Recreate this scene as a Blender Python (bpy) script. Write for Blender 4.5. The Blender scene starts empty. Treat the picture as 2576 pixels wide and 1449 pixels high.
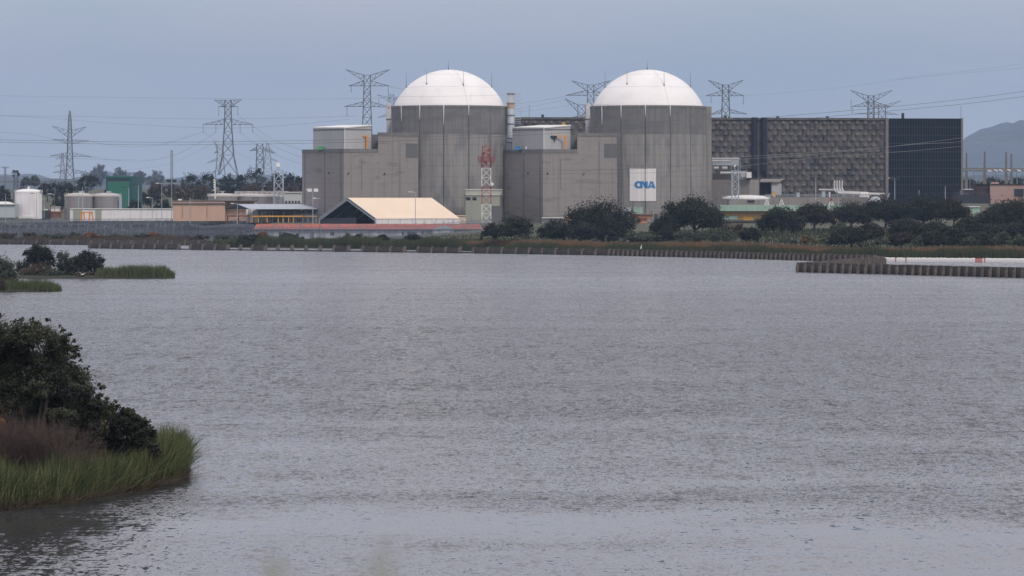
import bpy, math, random
import numpy as np
from mathutils import Vector
random.seed(7); rng = np.random.default_rng(7)
scene = bpy.context.scene
COL = scene.collection
# ---------------------------------------------------------------- camera
FPX, CX, HY, CH = 10155.0, 1288.0, 500.0, 15.2      # survey figures: focal length, axis, horizon, eye height
cam = bpy.data.cameras.new("camera"); camo = bpy.data.objects.new("camera", cam); COL.objects.link(camo)
camo.location = (0, 0, CH); camo.rotation_euler = (math.radians(90), 0, 0)
cam.sensor_width = 36; cam.lens = FPX / 2576 * 36; cam.shift_y = -(724.5 - HY) / 2576
cam.clip_start = .5; cam.clip_end = 40000
cam.dof.use_dof = True; cam.dof.focus_distance = 1200; cam.dof.aperture_fstop = 9.0
scene.camera = camo
# ---------------------------------------------------------------- sky, sun, exposure
SUN_EL, SUN_AZ = math.radians(46), math.radians(150)     # behind the camera, to its right, through thin cloud
world = bpy.data.worlds.new("World"); scene.world = world; world.use_nodes = True
nt = world.node_tree; N = nt.nodes; L = nt.links; N.clear()
wo = N.new("ShaderNodeOutputWorld"); bg = N.new("ShaderNodeBackground"); L.new(bg.outputs[0], wo.inputs[0])
sky = N.new("ShaderNodeTexSky"); sky.sky_type = 'NISHITA'; sky.sun_disc = False
sky.sun_elevation = SUN_EL; sky.sun_rotation = SUN_AZ; sky.dust_density = 3.0
bg.inputs[1].default_value = 0.1
geo = N.new("ShaderNodeTexCoord"); sep = N.new("ShaderNodeSeparateXYZ"); L.new(geo.outputs["Generated"], sep.inputs[0])
ramp = N.new("ShaderNodeValToRGB"); L.new(sep.outputs["Z"], ramp.inputs[0])
cr = ramp.color_ramp; cr.elements[0].position = 0.0; cr.elements[0].color = (4.6, 4.8, 5.3, 1)
cr.elements[1].position = 1.0; cr.elements[1].color = (8.6, 8.5, 8.9, 1)
for p, c in ((0.012, (3.98, 4.3, 4.88, 1)), (0.035, (3.45, 3.82, 4.45, 1)), (0.06, (4.8, 4.9, 5.4, 1)), (0.2, (6.9, 6.8, 7.35, 1)), (0.5, (6.9, 6.85, 7.3, 1))):
    e = cr.elements.new(p); e.color = c
mp = N.new("ShaderNodeMapping"); mp.inputs["Scale"].default_value = (5.0, 5.0, 26.0); L.new(geo.outputs["Generated"], mp.inputs[0])
cn = N.new("ShaderNodeTexNoise"); cn.inputs["Scale"].default_value = 1.6; cn.inputs["Detail"].default_value = 4; L.new(mp.outputs[0], cn.inputs["Vector"])
cm = N.new("ShaderNodeMapRange"); cm.inputs[1].default_value = .35; cm.inputs[2].default_value = .65; cm.inputs[3].default_value = .0; cm.inputs[4].default_value = 1.0
L.new(cn.outputs[0], cm.inputs[0])
tint = N.new("ShaderNodeMixRGB"); tint.inputs[1].default_value = (.92, .98, .985, 1); tint.inputs[2].default_value = (1.1, 1.03, 1.04, 1); L.new(cm.outputs[0], tint.inputs[0])
mul = N.new("ShaderNodeMixRGB"); mul.blend_type = 'MULTIPLY'; mul.inputs[0].default_value = 1; L.new(ramp.outputs[0], mul.inputs[1]); L.new(tint.outputs[0], mul.inputs[2])
mx = N.new("ShaderNodeMixRGB"); mx.inputs[0].default_value = 0.93; L.new(sky.outputs[0], mx.inputs[1]); L.new(mul.outputs[0], mx.inputs[2])
L.new(mx.outputs[0], bg.inputs[0])
sun = bpy.data.lights.new("sun", 'SUN'); suno = bpy.data.objects.new("sun", sun); COL.objects.link(suno)
sun.energy = 1.25; sun.angle = math.radians(14); sun.color = (1.0, 0.94, 0.86)
sd = Vector((math.sin(SUN_AZ) * math.cos(SUN_EL), math.cos(SUN_AZ) * math.cos(SUN_EL), math.sin(SUN_EL)))
suno.rotation_euler = sd.to_track_quat('Z', 'Y').to_euler(); suno.location = (200, -200, 300)
scene.view_settings.view_transform = 'Standard'; scene.view_settings.look = 'None'
scene.view_settings.exposure = 0.32; scene.view_settings.gamma = 1
scene.cycles.volume_bounces = 0; scene.cycles.max_bounces = 6; scene.cycles.transparent_max_bounces = 12
scene.cycles.diffuse_bounces = 2; scene.cycles.glossy_bounces = 2

# ---------------------------------------------------------------- helpers
def X(px, Y): return (px - CX) / FPX * Y
def Z(py, Y): return CH - (py - HY) / FPX * Y
def P(px, py, Y): return Vector((X(px, Y), Y, Z(py, Y)))
ORG = {}
def tag(o, label=None, cat=None, group=None, kind=None):
    if label: o["label"] = label
    if cat: o["category"] = cat
    if group: o["group"] = group
    if kind: o["kind"] = kind
    return o
def empty(name, loc, label=None, cat=None, group=None):
    o = bpy.data.objects.new(name, None); COL.objects.link(o); o.location = loc; o.empty_display_size = 1
    ORG[o.name] = Vector(loc); return tag(o, label, cat, group)
def link_mesh(name, me, mat, parent=None, org=None):
    o = bpy.data.objects.new(name, me); COL.objects.link(o)
    if mat: me.materials.append(mat)
    po = ORG[parent.name] if parent else Vector((0, 0, 0))
    og = Vector(org) if org is not None else (po if parent else Vector((0, 0, 0)))
    if parent: o.parent = parent
    o.location = og - po; ORG[o.name] = og; return o
class MB:
    def __init__(s): s.v = []; s.f = []
    def add(s, vs, fs):
        b = len(s.v); s.v += [tuple(v) for v in vs]; s.f += [tuple(b + i for i in f) for f in fs]; return s
    def prism(s, pts, z0, z1):
        n = len(pts); z1s = z1 if hasattr(z1, '__len__') else [z1] * n
        a = sum(pts[i][0] * pts[(i + 1) % n][1] - pts[(i + 1) % n][0] * pts[i][1] for i in range(n))
        if a < 0: pts = pts[::-1]; z1s = z1s[::-1]
        return s.add([(p[0], p[1], z0) for p in pts] + [(p[0], p[1], z) for p, z in zip(pts, z1s)],
                     [tuple(range(n))[::-1], tuple(range(n, 2 * n))] + [(i, (i + 1) % n, n + (i + 1) % n, n + i) for i in range(n)])
    def plan(s, pp, z0, z1): return s.prism([(X(a, y), y) for a, y in pp], z0, z1)
    def box(s, c, sz, yaw=0):
        cx, cy, cz = c; a, b, h = sz[0] / 2, sz[1] / 2, sz[2]; co, si = math.cos(yaw), math.sin(yaw)
        return s.prism([(cx + x * co - y * si, cy + x * si + y * co) for x, y in ((-a, -b), (a, -b), (a, b), (-a, b))], cz, cz + h)
    def pbox(s, x0, x1, y0, y1, Y, D):          # box whose front face stands at distance Y
        return s.prism([(X(x0, Y), Y), (X(x1, Y), Y), (X(x1, Y), Y + D), (X(x0, Y), Y + D)], Z(y1, Y), Z(y0, Y))
    def bar(s, p, q, r, n=4, r2=None):
        p, q = Vector(p), Vector(q); d = q - p
        if d.length < 1e-6: return s
        d.normalize(); u = d.cross(Vector((0, 0, 1)) if abs(d.z) < .9 else Vector((0, 1, 0))).normalized(); w = d.cross(u)
        r2 = r if r2 is None else r2; vs = []
        for c, rr in ((p, r), (q, r2)):
            for k in range(n):
                t = 2 * math.pi * (k + .5) / n; vs.append(c + u * (rr * math.cos(t)) + w * (rr * math.sin(t)))
        return s.add(vs, [tuple(range(n))[::-1], tuple(range(n, 2 * n))] + [(k, (k + 1) % n, n + (k + 1) % n, n + k) for k in range(n)])
    def path(s, pts, r, n=5, r2=None):
        r2 = r if r2 is None else r2; m = len(pts) - 1
        for i in range(m): s.bar(pts[i], pts[i + 1], r + (r2 - r) * i / m, n, r + (r2 - r) * (i + 1) / m)
        return s
    def lathe(s, c, prof, n=48, a0=0, a1=2 * math.pi):      # prof: (radius, z)
        full = abs(a1 - a0 - 2 * math.pi) < 1e-6; m = n if full else n + 1; vs = []
        for r, z in prof:
            for k in range(m):
                t = a0 + (a1 - a0) * k / n; vs.append((c[0] + r * math.cos(t), c[1] + r * math.sin(t), z))
        fs = []
        for j in range(len(prof) - 1):
            for k in range(n):
                k2 = (k + 1) % m if full else k + 1
                fs.append((j * m + k, j * m + k2, (j + 1) * m + k2, (j + 1) * m + k))
        return s.add(vs, fs)
    def build(s, name, mat, parent=None, org=None, smooth=False):
        if org is None: org = ORG[parent.name] if parent else (
            (sum(v[0] for v in s.v) / len(s.v), sum(v[1] for v in s.v) / len(s.v), min(v[2] for v in s.v)))
        me = bpy.data.meshes.new(name); me.from_pydata([(v[0] - org[0], v[1] - org[1], v[2] - org[2]) for v in s.v], [], s.f); me.update()
        if smooth: me.polygons.foreach_set("use_smooth", [True] * len(me.polygons))
        return link_mesh(name, me, mat, parent, org)
def np_mesh(name, verts, loops, nper, mat, parent=None, org=None, tintv=None):
    """faces all with nper corners; tintv one value per face"""
    org = np.array(org if org is not None else (tuple(ORG[parent.name]) if parent else (0, 0, 0)), float)
    me = bpy.data.meshes.new(name); nf = len(loops) // nper
    me.vertices.add(len(verts)); me.vertices.foreach_set("co", (verts - org).astype(np.float32).ravel())
    me.loops.add(len(loops)); me.loops.foreach_set("vertex_index", loops.astype(np.int32))
    me.polygons.add(nf); me.polygons.foreach_set("loop_start", np.arange(nf, dtype=np.int32) * nper)
    me.polygons.foreach_set("loop_total", np.full(nf, nper, dtype=np.int32)); me.update(calc_edges=True)
    if tintv is not None:
        a = me.attributes.new("tint", 'FLOAT', 'FACE'); a.data.foreach_set("value", np.asarray(tintv, np.float32))
    return link_mesh(name, me, mat, parent, tuple(org))
# ---------------------------------------------------------------- materials
def mat(name, col, rough=.8, col2=None, layers=(), metal=0, lines=None, bump=0, spec=.3, vlines=None, bscale=2.0):
    """layers: (scale xyz, colour, low, high): world-space noise stains; lines: (period, width, darkness) casting joints"""
    m = bpy.data.materials.new(name); m.use_nodes = True; T = m.node_tree; b = T.nodes["Principled BSDF"]
    b.inputs["Roughness"].default_value = rough; b.inputs["Metallic"].default_value = metal; b.inputs["Specular IOR Level"].default_value = spec
    g = T.nodes.new("ShaderNodeNewGeometry"); cur = None
    def noise(sc, det=5):
        mpn = T.nodes.new("ShaderNodeMapping"); mpn.inputs["Scale"].default_value = sc; T.links.new(g.outputs["Position"], mpn.inputs[0])
        n = T.nodes.new("ShaderNodeTexNoise"); n.inputs["Scale"].default_value = 1; n.inputs["Detail"].default_value = det; T.links.new(mpn.outputs[0], n.inputs["Vector"]); return n.outputs[0]
    def mixc(fac, a, c, blend='MIX'):
        x = T.nodes.new("ShaderNodeMixRGB"); x.blend_type = blend; T.links.new(fac, x.inputs[0])
        if a is None: x.inputs[1].default_value = (*col, 1)
        else: T.links.new(a, x.inputs[1])
        x.inputs[2].default_value = (*c, 1); return x.outputs[0]
    def rng_(o, lo, hi, amt=1.0):
        r = T.nodes.new("ShaderNodeMapRange"); r.inputs[1].default_value = lo; r.inputs[2].default_value = hi; r.inputs[4].default_value = amt; T.links.new(o, r.inputs[0]); return r.outputs[0]
    if col2: layers = ((.25, .25, .25), col2, .35, .65),  *layers
    for sc, c, lo, hi in layers: cur = mixc(rng_(noise(sc), lo, hi), cur, c)
    for (spec_, ax) in ((lines, "Z"), (vlines, "X")):
        if spec_:
            per, wid, dark = spec_; sp = T.nodes.new("ShaderNodeSeparateXYZ"); T.links.new(g.outputs["Position"], sp.inputs[0])
            d = T.nodes.new("ShaderNodeMath"); d.operation = 'DIVIDE'; d.inputs[1].default_value = per; T.links.new(sp.outputs[ax], d.inputs[0])
            fr = T.nodes.new("ShaderNodeMath"); fr.operation = 'FRACT'; T.links.new(d.outputs[0], fr.inputs[0])
            lt = T.nodes.new("ShaderNodeMath"); lt.operation = 'LESS_THAN'; lt.inputs[1].default_value = wid / per; T.links.new(fr.outputs[0], lt.inputs[0])
            cur = mixc(lt.outputs[0], cur, (dark, dark, dark), 'MULTIPLY')
    if cur is None: b.inputs["Base Color"].default_value = (*col, 1)
    else: T.links.new(cur, b.inputs["Base Color"])
    if bump:
        bn = T.nodes.new("ShaderNodeBump"); bn.inputs["Strength"].default_value = bump; T.links.new(noise((bscale,) * 3), bn.inputs["Height"]); T.links.new(bn.outputs[0], b.inputs["Normal"])
    return m
def leafmat(name, dark, light, rough=.7, extra=None, trans=0.0):
    m = bpy.data.materials.new(name); m.use_nodes = True; T = m.node_tree; b = T.nodes["Principled BSDF"]
    b.inputs["Roughness"].default_value = rough; b.inputs["Specular IOR Level"].default_value = .2
    a = T.nodes.new("ShaderNodeAttribute"); a.attribute_name = "tint"; r = T.nodes.new("ShaderNodeValToRGB"); T.links.new(a.outputs["Fac"], r.inputs[0])
    r.color_ramp.elements[0].color = (*dark, 1); r.color_ramp.elements[1].color = (*light, 1)
    if extra:
        e = r.color_ramp.elements.new(extra[0]); e.color = (*light, 1); r.color_ramp.elements[-1].color = (*extra[1], 1)
    T.links.new(r.outputs[0], b.inputs["Base Color"]); return m
conc_wall = mat("board marked concrete", (.27, .243, .232), .9, layers=(((.06, .06, .12), (.265, .238, .226), .4, .62), ((.9, .9, .03), (.195, .182, .18), .52, .78), ((.35, .35, .35), (.28, .26, .25), .55, .75), ((.12, .12, .5), (.2, .185, .18), .58, .7)), lines=(5.2, .22, .86), bump=.15)
conc_drum = mat("streaked concrete", (.27, .255, .244), .9, layers=(((.05, .05, .1), (.27, .252, .238), .42, .62), ((.3, .3, .1), (.185, .18, .18), .5, .66), ((1.9, 1.9, .03), (.18, .175, .175), .5, .7), ((2.3, 2.3, .05), (.35, .32, .29), .6, .76)), lines=(3.9, .2, .8), bump=.2)
conc_weather = mat("dark weathered concrete", (.19, .183, .18), .9, layers=(((.12, .12, .3), (.15, .147, .15), .45, .6), ((1.9, 1.9, .05), (.14, .136, .137), .45, .7), ((3.1, 3.1, .05), (.24, .23, .23), .62, .8)), bump=.2)
conc_dark = mat("dark joint concrete", (.07, .07, .075), .9)  # plain dark grey for the seams, gutter and door
conc_patch = mat("grey cement patch", (.125, .125, .13), .9, col2=(.14, .14, .142))
dome_white = mat("weathered white paint", (.8, .765, .75), .55, layers=(((.12, .12, .12), (.74, .70, .685), .45, .65), ((.5, .5, .06), (.66, .63, .61), .6, .85), ((.9, .9, .9), (.7, .66, .64), .64, .8)))
shed_light = mat("pale sheet metal", (.42, .415, .42), .6, layers=(((.3, .3, .05), (.37, .37, .38), .4, .7),), vlines=(1.2, .12, .9))
roof_white = mat("white metal roof", (.75, .74, .72), .5, col2=(.66, .65, .63))
pipe_blue = mat("pale blue grey steel", (.36, .4, .44), .5, layers=(((.6, .6, .1), (.34, .36, .39), .45, .7),))
rust_band = mat("rusty primer", (.42, .25, .17), .8, col2=(.5, .36, .28))
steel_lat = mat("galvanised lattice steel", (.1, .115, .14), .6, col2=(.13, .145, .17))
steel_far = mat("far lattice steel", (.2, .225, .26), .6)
steel_pale = mat("pale steel", (.36, .4, .46), .5)
wire_m = mat("dull aluminium conductor", (.09, .09, .1), .6)
wire_l = mat("bright conductor", (.32, .31, .3), .5)
glass_ins = mat("green glass insulator", (.12, .22, .2), .3)
clad = mat("dark precast panel", (.098, .09, .088), .85, layers=(((.3, .3, .5), (.13, .118, .11), .42, .62), ((.2, .2, .4), (.055, .055, .064), .48, .68)), bump=.1)
clad_flat = mat("dark precast backing", (.052, .053, .06), .85, col2=(.06, .058, .062))
clad_edge = mat("pale concrete edge", (.2, .18, .17), .85, col2=(.16, .15, .145))
glass_dark = mat("dark curtain wall glass", (.004, .008, .018), .5, layers=(((.15, .15, .25), (.012, .015, .022), .4, .65),), spec=.06)
mullion = mat("grey green mullion", (.028, .038, .045), .6)
duct_dark = mat("dark blue duct", (.015, .02, .035), .5)
tent_roof = mat("sand coloured membrane", (.74, .59, .45), .7, layers=(((.08, .08, .1), (.70, .55, .42), .4, .7), ((.6, .6, .6), (.66, .52, .4), .6, .8)), vlines=(5.2, .12, .93))
tent_wall = mat("white pvc wall", (.68, .65, .64), .7, vlines=(5.6, .15, .7))
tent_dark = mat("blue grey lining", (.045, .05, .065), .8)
white_p = mat("white paint", (.76, .73, .73), .5, layers=(((.5, .5, .12), (.56, .54, .55), .5, .75),))
white_b = mat("bright white", (.78, .77, .75), .5)
tank_grey = mat("grey tank plate", (.27, .25, .25), .6, layers=(((.5, .5, .1), (.22, .21, .215), .45, .7),), lines=(2.4, .12, .85))
tank_roof = mat("sandy tank roof", (.47, .42, .39), .7, col2=(.42, .38, .36))
silver = mat("dull silver lagging", (.5, .49, .48), .5, col2=(.42, .41, .41))
green_d = mat("dark green cladding", (.01, .085, .085), .6, layers=(((.5, .5, .06), (.012, .07, .075), .4, .65),), vlines=(1.4, .14, .85))
green_l = mat("green door sheet", (.035, .16, .115), .6, vlines=(1.1, .12, .85))
peach = mat("peach render", (.58, .38, .29), .8, layers=(((.3, .3, .08), (.53, .34, .26), .45, .7), ((1.5, 1.5, .05), (.42, .28, .22), .62, .8)))
pinkw = mat("pinkish brown render", (.40, .27, .235), .8, col2=(.36, .245, .215))
brownw = mat("dark brown brick", (.05, .03, .035), .8, lines=(1.2, .15, 1.6))
orange_w = mat("orange render", (.62, .27, .15), .8, col2=(.55, .25, .15))
ochre = mat("ochre wall", (.46, .30, .12), .8, col2=(.4, .27, .12))
redroof = mat("red clay tile roof", (.36, .1, .07), .8, layers=(((.25, .25, .6), (.25, .1, .08), .42, .6),))
low_wall = mat("weathered white wall", (.52, .52, .54), .85, layers=(((.5, .5, .2), (.28, .29, .33), .4, .6), ((1.3, 1.3, .5), (.46, .46, .47), .55, .72)))
palegreen = mat("pale green sheet", (.28, .41, .33), .6, layers=(((.4, .4, .1), (.33, .44, .36), .4, .65),), vlines=(1.9, .12, .75))
greenish = mat("pale olive render", (.34, .34, .28), .8, col2=(.31, .31, .26))
red_s = mat("red painted steel", (.27, .045, .045), .6); white_s = mat("white painted steel", (.72, .7, .7), .6)
orange_s = mat("orange painted steel", (.75, .28, .04), .6); yellow_s = mat("yellow ochre steel", (.62, .33, .06), .6)
blue_c = mat("blue container", (.04, .2, .5), .6); green_c = mat("green box", (.08, .4, .14), .6)
dark_m = mat("dark equipment", (.03, .032, .04), .7); brown_m = mat("brown rusty equipment", (.2, .085, .055), .8)
window_d = mat("dark window", (.03, .036, .05), .3)
banner_w = mat("white banner sheet", (.76, .72, .71), .7, layers=(((2.2, 2.2, .02), (.67, .64, .635), .4, .6),))
logo_b = mat("blue lettering", (.045, .21, .46), .7)
baffle_c = mat("mossy brown concrete", (.08, .068, .06), .9, layers=(((.6, .6, .5), (.062, .055, .052), .4, .65), ((.4, .4, 2), (.13, .115, .1), .55, .75)), bump=.2)
baffle_p = mat("pale concrete pillar", (.17, .14, .125), .9, layers=(((.9, .9, .9), (.1, .085, .08), .4, .6),))
baffle_d = mat("wet dark concrete", (.022, .022, .026), .5)
bark = mat("grey bark", (.06, .05, .045), .95, col2=(.09, .075, .065))
twig = mat("bare twigs", (.2, .16, .15), .9)
duntwig = mat("purplish bare twigs", (.075, .05, .046), .9, col2=(.10, .068, .06))
leaf_oak = leafmat("holm oak leaves", (.006, .010, .008), (.045, .05, .033))
leaf_near = leafmat("near oak leaves", (.008, .012, .008), (.095, .1, .065))
leaf_far = leafmat("haze tinted far leaves", (.06, .065, .06), (.12, .115, .10))  # distance haze is mixed into these paler leaf colours
leaf_olive = leafmat("grey green shrub leaves", (.04, .05, .035), (.10, .115, .08))
leaf_rust = leafmat("autumn leaves", (.08, .045, .03), (.30, .13, .05))
leaf_yel = leafmat("yellow autumn leaves", (.16, .08, .02), (.5, .27, .05))
leaf_brown = leafmat("brownish scrub leaves", (.035, .03, .022), (.12, .085, .055))
leaf_scrub = leafmat("mixed scrub leaves", (.02, .03, .016), (.09, .095, .05), extra=(.75, (.22, .12, .06)))
leaf_slope = leafmat("dull slope scrub", (.03, .036, .04), (.075, .08, .08), extra=(.85, (.14, .115, .1)))
leaf_oak2 = leafmat("olive oak leaves", (.010, .013, .008), (.062, .062, .038))
leaf_oak3 = leafmat("brownish oak leaves", (.012, .012, .009), (.058, .05, .036))
leaf_straw = mat("pale straw", (.3, .31, .27), .8)
leaf_dry = leafmat("muted yellow leaves", (.08, .06, .028), (.24, .15, .055))
leaf_grass = leafmat("rough grass blades", (.018, .026, .014), (.055, .066, .032), extra=(.85, (.11, .085, .045)))
reed_g = leafmat("green reed blades", (.014, .028, .010), (.10, .12, .05), extra=(.68, (.28, .2, .11)))
reed_far = leafmat("far reed blades", (.022, .035, .018), (.075, .08, .035), extra=(.85, (.17, .10, .05)))
reed_r = leafmat("rusty reed plumes", (.09, .06, .035), (.26, .14, .075))
fence_m = bpy.data.materials.new("woven fence wire"); fence_m.use_nodes = True
_t = fence_m.node_tree; _b = _t.nodes["Principled BSDF"]; _b.inputs["Base Color"].default_value = (.15, .175, .24, 1); _b.inputs["Roughness"].default_value = .7; _b.inputs["Alpha"].default_value = .36
# ---------------------------------------------------------------- ground and water
SH = [(-3000, 1500), (-400, 1440), (-180, 1420), (-108, 1400), (-88, 1262), (-39, 1218), (-14, 1172), (4, 1140), (27, 1112), (75, 1020), (90, 1006), (127, 1004), (400, 1010), (3000, 1100)]
def lerp_tab(t, x):
    if x <= t[0][0]: return t[0][1]
    for (a, u), (b, v) in zip(t, t[1:]):
        if x <= b: return u + (v - u) * (x - a) / (b - a)
    return t[-1][1]
PL = [(-4, -.9), (0, .02), (8, .5), (50, 1.7), (110, 2.2), (200, 6.5)]
PR = [(-4, -.9), (0, .02), (8, .5), (40, 1.4), (130, 4.0), (330, 6.5)]
FAR = [(1700, 0), (2000, 8.0), (2400, 14), (3500, 17), (9000, 17)]
def gz(x, y):
    d = y - lerp_tab(SH, x); k = min(1, max(0, (x + 25) / 45))
    return lerp_tab(PL, d) * (1 - k) + lerp_tab(PR, d) * k + lerp_tab(FAR, y)
ground_m = mat("dry grass and soil", (.07, .075, .05), .95, layers=(((.05, .05, .05), (.10, .09, .062), .4, .65), ((.4, .4, .4), (.055, .06, .04), .45, .7)))
mb = MB(); xs = [-3000, -1200, -700, -500, -400] + list(range(-300, 301, 12)) + [400, 500, 700, 1200, 3000]
ds = [-4, 0, 3, 8, 20, 40, 50, 80, 110, 130, 150, 200, 260, 330, 420]; ys = [1950, 2100, 2250, 2400, 3000, 3500, 5000, 9000, 30000]
vs = []
for xx in xs:
    s0 = lerp_tab(SH, xx)
    for d in ds: vs.append((xx, s0 + d, gz(xx, s0 + d)))
    for y in ys: vs.append((xx, y, gz(xx, y)))
m_ = len(ds) + len(ys)
mb.add(vs, [(i * m_ + j, (i + 1) * m_ + j, (i + 1) * m_ + j + 1, i * m_ + j + 1) for i in range(len(xs) - 1) for j in range(m_ - 1)])
tag(mb.build("ground", ground_m, org=(0, 0, 0), smooth=True), kind="structure")
# water: wind-ruffled, long slick bands
wm = bpy.data.materials.new("rippled lake water"); wm.use_nodes = True; T = wm.node_tree; b = T.nodes["Principled BSDF"]
b.inputs["Base Color"].default_value = (.036, .036, .042, 1); b.inputs["IOR"].default_value = 1.42; b.inputs["Specular IOR Level"].default_value = .5
g = T.nodes.new("ShaderNodeNewGeometry")
def wn(sc, det, rough=.5):
    a = T.nodes.new("ShaderNodeMapping"); a.inputs["Scale"].default_value = sc; T.links.new(g.outputs["Position"], a.inputs[0])
    n = T.nodes.new("ShaderNodeTexNoise"); n.inputs["Scale"].default_value = 1; n.inputs["Detail"].default_value = det; n.inputs["Roughness"].default_value = rough
    T.links.new(a.outputs[0], n.inputs["Vector"]); return n.outputs[0]
def mth(op, a, c):
    n = T.nodes.new("ShaderNodeMath"); n.operation = op
    for i, q in enumerate((a, c)):
        if isinstance(q, (int, float)): n.inputs[i].default_value = q
        else: T.links.new(q, n.inputs[i])
    return n.outputs[0]
def mr(o, a, b_, c, d):
    r = T.nodes.new("ShaderNodeMapRange"); r.interpolation_type = 'SMOOTHSTEP'
    for i, q in enumerate((a, b_, c, d)): r.inputs[i + 1].default_value = q
    T.links.new(o, r.inputs[0]); return r.outputs[0]
def wc(sc, det, amp, rough=.55):
    a = T.nodes.new("ShaderNodeMapping"); a.inputs["Scale"].default_value = sc; T.links.new(g.outputs["Position"], a.inputs[0])
    n = T.nodes.new("ShaderNodeTexNoise"); n.inputs["Scale"].default_value = 1; n.inputs["Detail"].default_value = det; n.inputs["Roughness"].default_value = rough
    T.links.new(a.outputs[0], n.inputs["Vector"])
    s = T.nodes.new("ShaderNodeVectorMath"); s.operation = 'SUBTRACT'; T.links.new(n.outputs["Color"], s.inputs[0]); s.inputs[1].default_value = (.5, .5, .5)
    m_ = T.nodes.new("ShaderNodeVectorMath"); m_.operation = 'MULTIPLY'; T.links.new(s.outputs[0], m_.inputs[0]); m_.inputs[1].default_value = (amp, amp * 1.2, 0); return m_.outputs[0]
def vadd(a, c):
    n = T.nodes.new("ShaderNodeVectorMath"); n.operation = 'ADD'
    for i, q in enumerate((a, c)):
        if isinstance(q, tuple): n.inputs[i].default_value = q
        else: T.links.new(q, n.inputs[i])
    return n.outputs[0]
spx = T.nodes.new("ShaderNodeSeparateXYZ"); T.links.new(g.outputs["Position"], spx.inputs[0])
wob = mth('ADD', mth('MULTIPLY', mth('SUBTRACT', wn((.022, .022, 1), 4), .5), 130), mth('MULTIPLY', spx.outputs["X"], .25))
lane = T.nodes.new("ShaderNodeValToRGB"); T.links.new(mth('DIVIDE', mth('ADD', spx.outputs["Y"], wob), 1200), lane.inputs[0]); lr = lane.color_ramp
LN = [(150, .95), (184, .9), (198, .3), (210, .3), (222, .66), (228, .6), (240, .3), (254, .25), (264, .5), (271, .45), (290, .08), (430, .0), (520, .2), (640, .3), (760, .55), (860, .35), (1100, .3)]
lr.elements[0].position = LN[0][0] / 1200; lr.elements[0].color = (LN[0][1],) * 3 + (1,); lr.elements[1].position = LN[-1][0] / 1200; lr.elements[1].color = (LN[-1][1],) * 3 + (1,)
for a_, c_ in LN[1:-1]: e = lr.elements.new(a_ / 1200); e.color = (c_, c_, c_, 1)
calm = mth('ADD', mth('MULTIPLY', lane.outputs[0], .86), mth('MULTIPLY', mr(wn((.015, .05, 1), 5, .6), .36, .64, 0, 1), .18))
ruf = mth('SUBTRACT', 1.0, mth('MULTIPLY', calm, .93))
w_ = vadd(vadd(wc((4.5, 2.4, 1), 4, 1.5, .68), wc((2.1, .5, 1), 4, 1.05, .68)), vadd(wc((.8, .075, 1), 4, .4, .7), wc((.45, 1.7, 1), 3, .8)))
sc_ = T.nodes.new("ShaderNodeVectorMath"); sc_.operation = 'SCALE'; T.links.new(w_, sc_.inputs[0]); T.links.new(ruf, sc_.inputs["Scale"])
cx_ = T.nodes.new("ShaderNodeCombineXYZ"); cx_.inputs[2].default_value = 1; T.links.new(mth('SUBTRACT', .0, mth('MULTIPLY', ruf, .2)), cx_.inputs[1])
nv = T.nodes.new("ShaderNodeVectorMath"); nv.operation = 'NORMALIZE'; T.links.new(vadd(sc_.outputs[0], cx_.outputs[0]), nv.inputs[0])
T.links.new(nv.outputs[0], b.inputs["Normal"]); b.inputs["Roughness"].default_value = .1
tag(MB().add([(-2500, -300, 0), (2500, -300, 0), (2500, 1700, 0), (-2500, 1700, 0)], [(0, 1, 2, 3)]).build("water", wm, org=(0, 0, 0)), kind="structure")
# hills
hill_m = mat("wooded hillside", (.045, .05, .045), .95, layers=(((.008, .008, .008), (.075, .072, .065), .45, .62), ((.03, .03, .03), (.025, .03, .028), .45, .6)))
def hills(name, Y0, prof, wid=500, amp=5):
    pxs = np.linspace(prof[0][0], prof[-1][0], 240); yy = [-3, -2, -1.4, -1, -.7, -.4, -.2, 0, .3, .8, 1.6, 3]; vs = []
    ph = [random.uniform(0, 6) for _ in range(9)]
    for p in pxs:
        zt = Z(lerp_tab(prof, p), Y0)
        for t in yy:
            Y = Y0 + t * wid; xx = X(p, Y0) ; w = math.exp(-t * t * .7)
            nz = sum(math.sin(xx * .013 * (1.6 ** k) + ph[k] + t * 3) * amp / (1.45 ** k) for k in range(7)) * .45
            vs.append((xx, Y, 20 + (zt - 20) * w + nz * w - (12 if abs(t) == 3 else 0)))
    m = len(yy); mb = MB().add(vs, [(i * m + j, (i + 1) * m + j, (i + 1) * m + j + 1, i * m + j + 1) for i in range(len(pxs) - 1) for j in range(m - 1)])
    return tag(mb.build(name, hill_m, org=(0, 0, 0), smooth=True), kind="structure")
hills("hills", 15000, [(-600, 446), (0, 441), (60, 440), (130, 445), (220, 441), (330, 446), (450, 441), (600, 447), (800, 445), (1300, 450), (1800, 445), (2250, 415), (2350, 385), (2422, 349), (2470, 333), (2520, 321), (2576, 311), (2750, 296), (3200, 330)], 1500, 24)
hills("hills", 8500, [(-600, 452), (0, 447), (100, 448), (200, 452), (420, 450), (600, 453), (800, 456), (1600, 458), (2300, 455), (2420, 446), (2576, 441), (3200, 440)], 500, 5)
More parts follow.
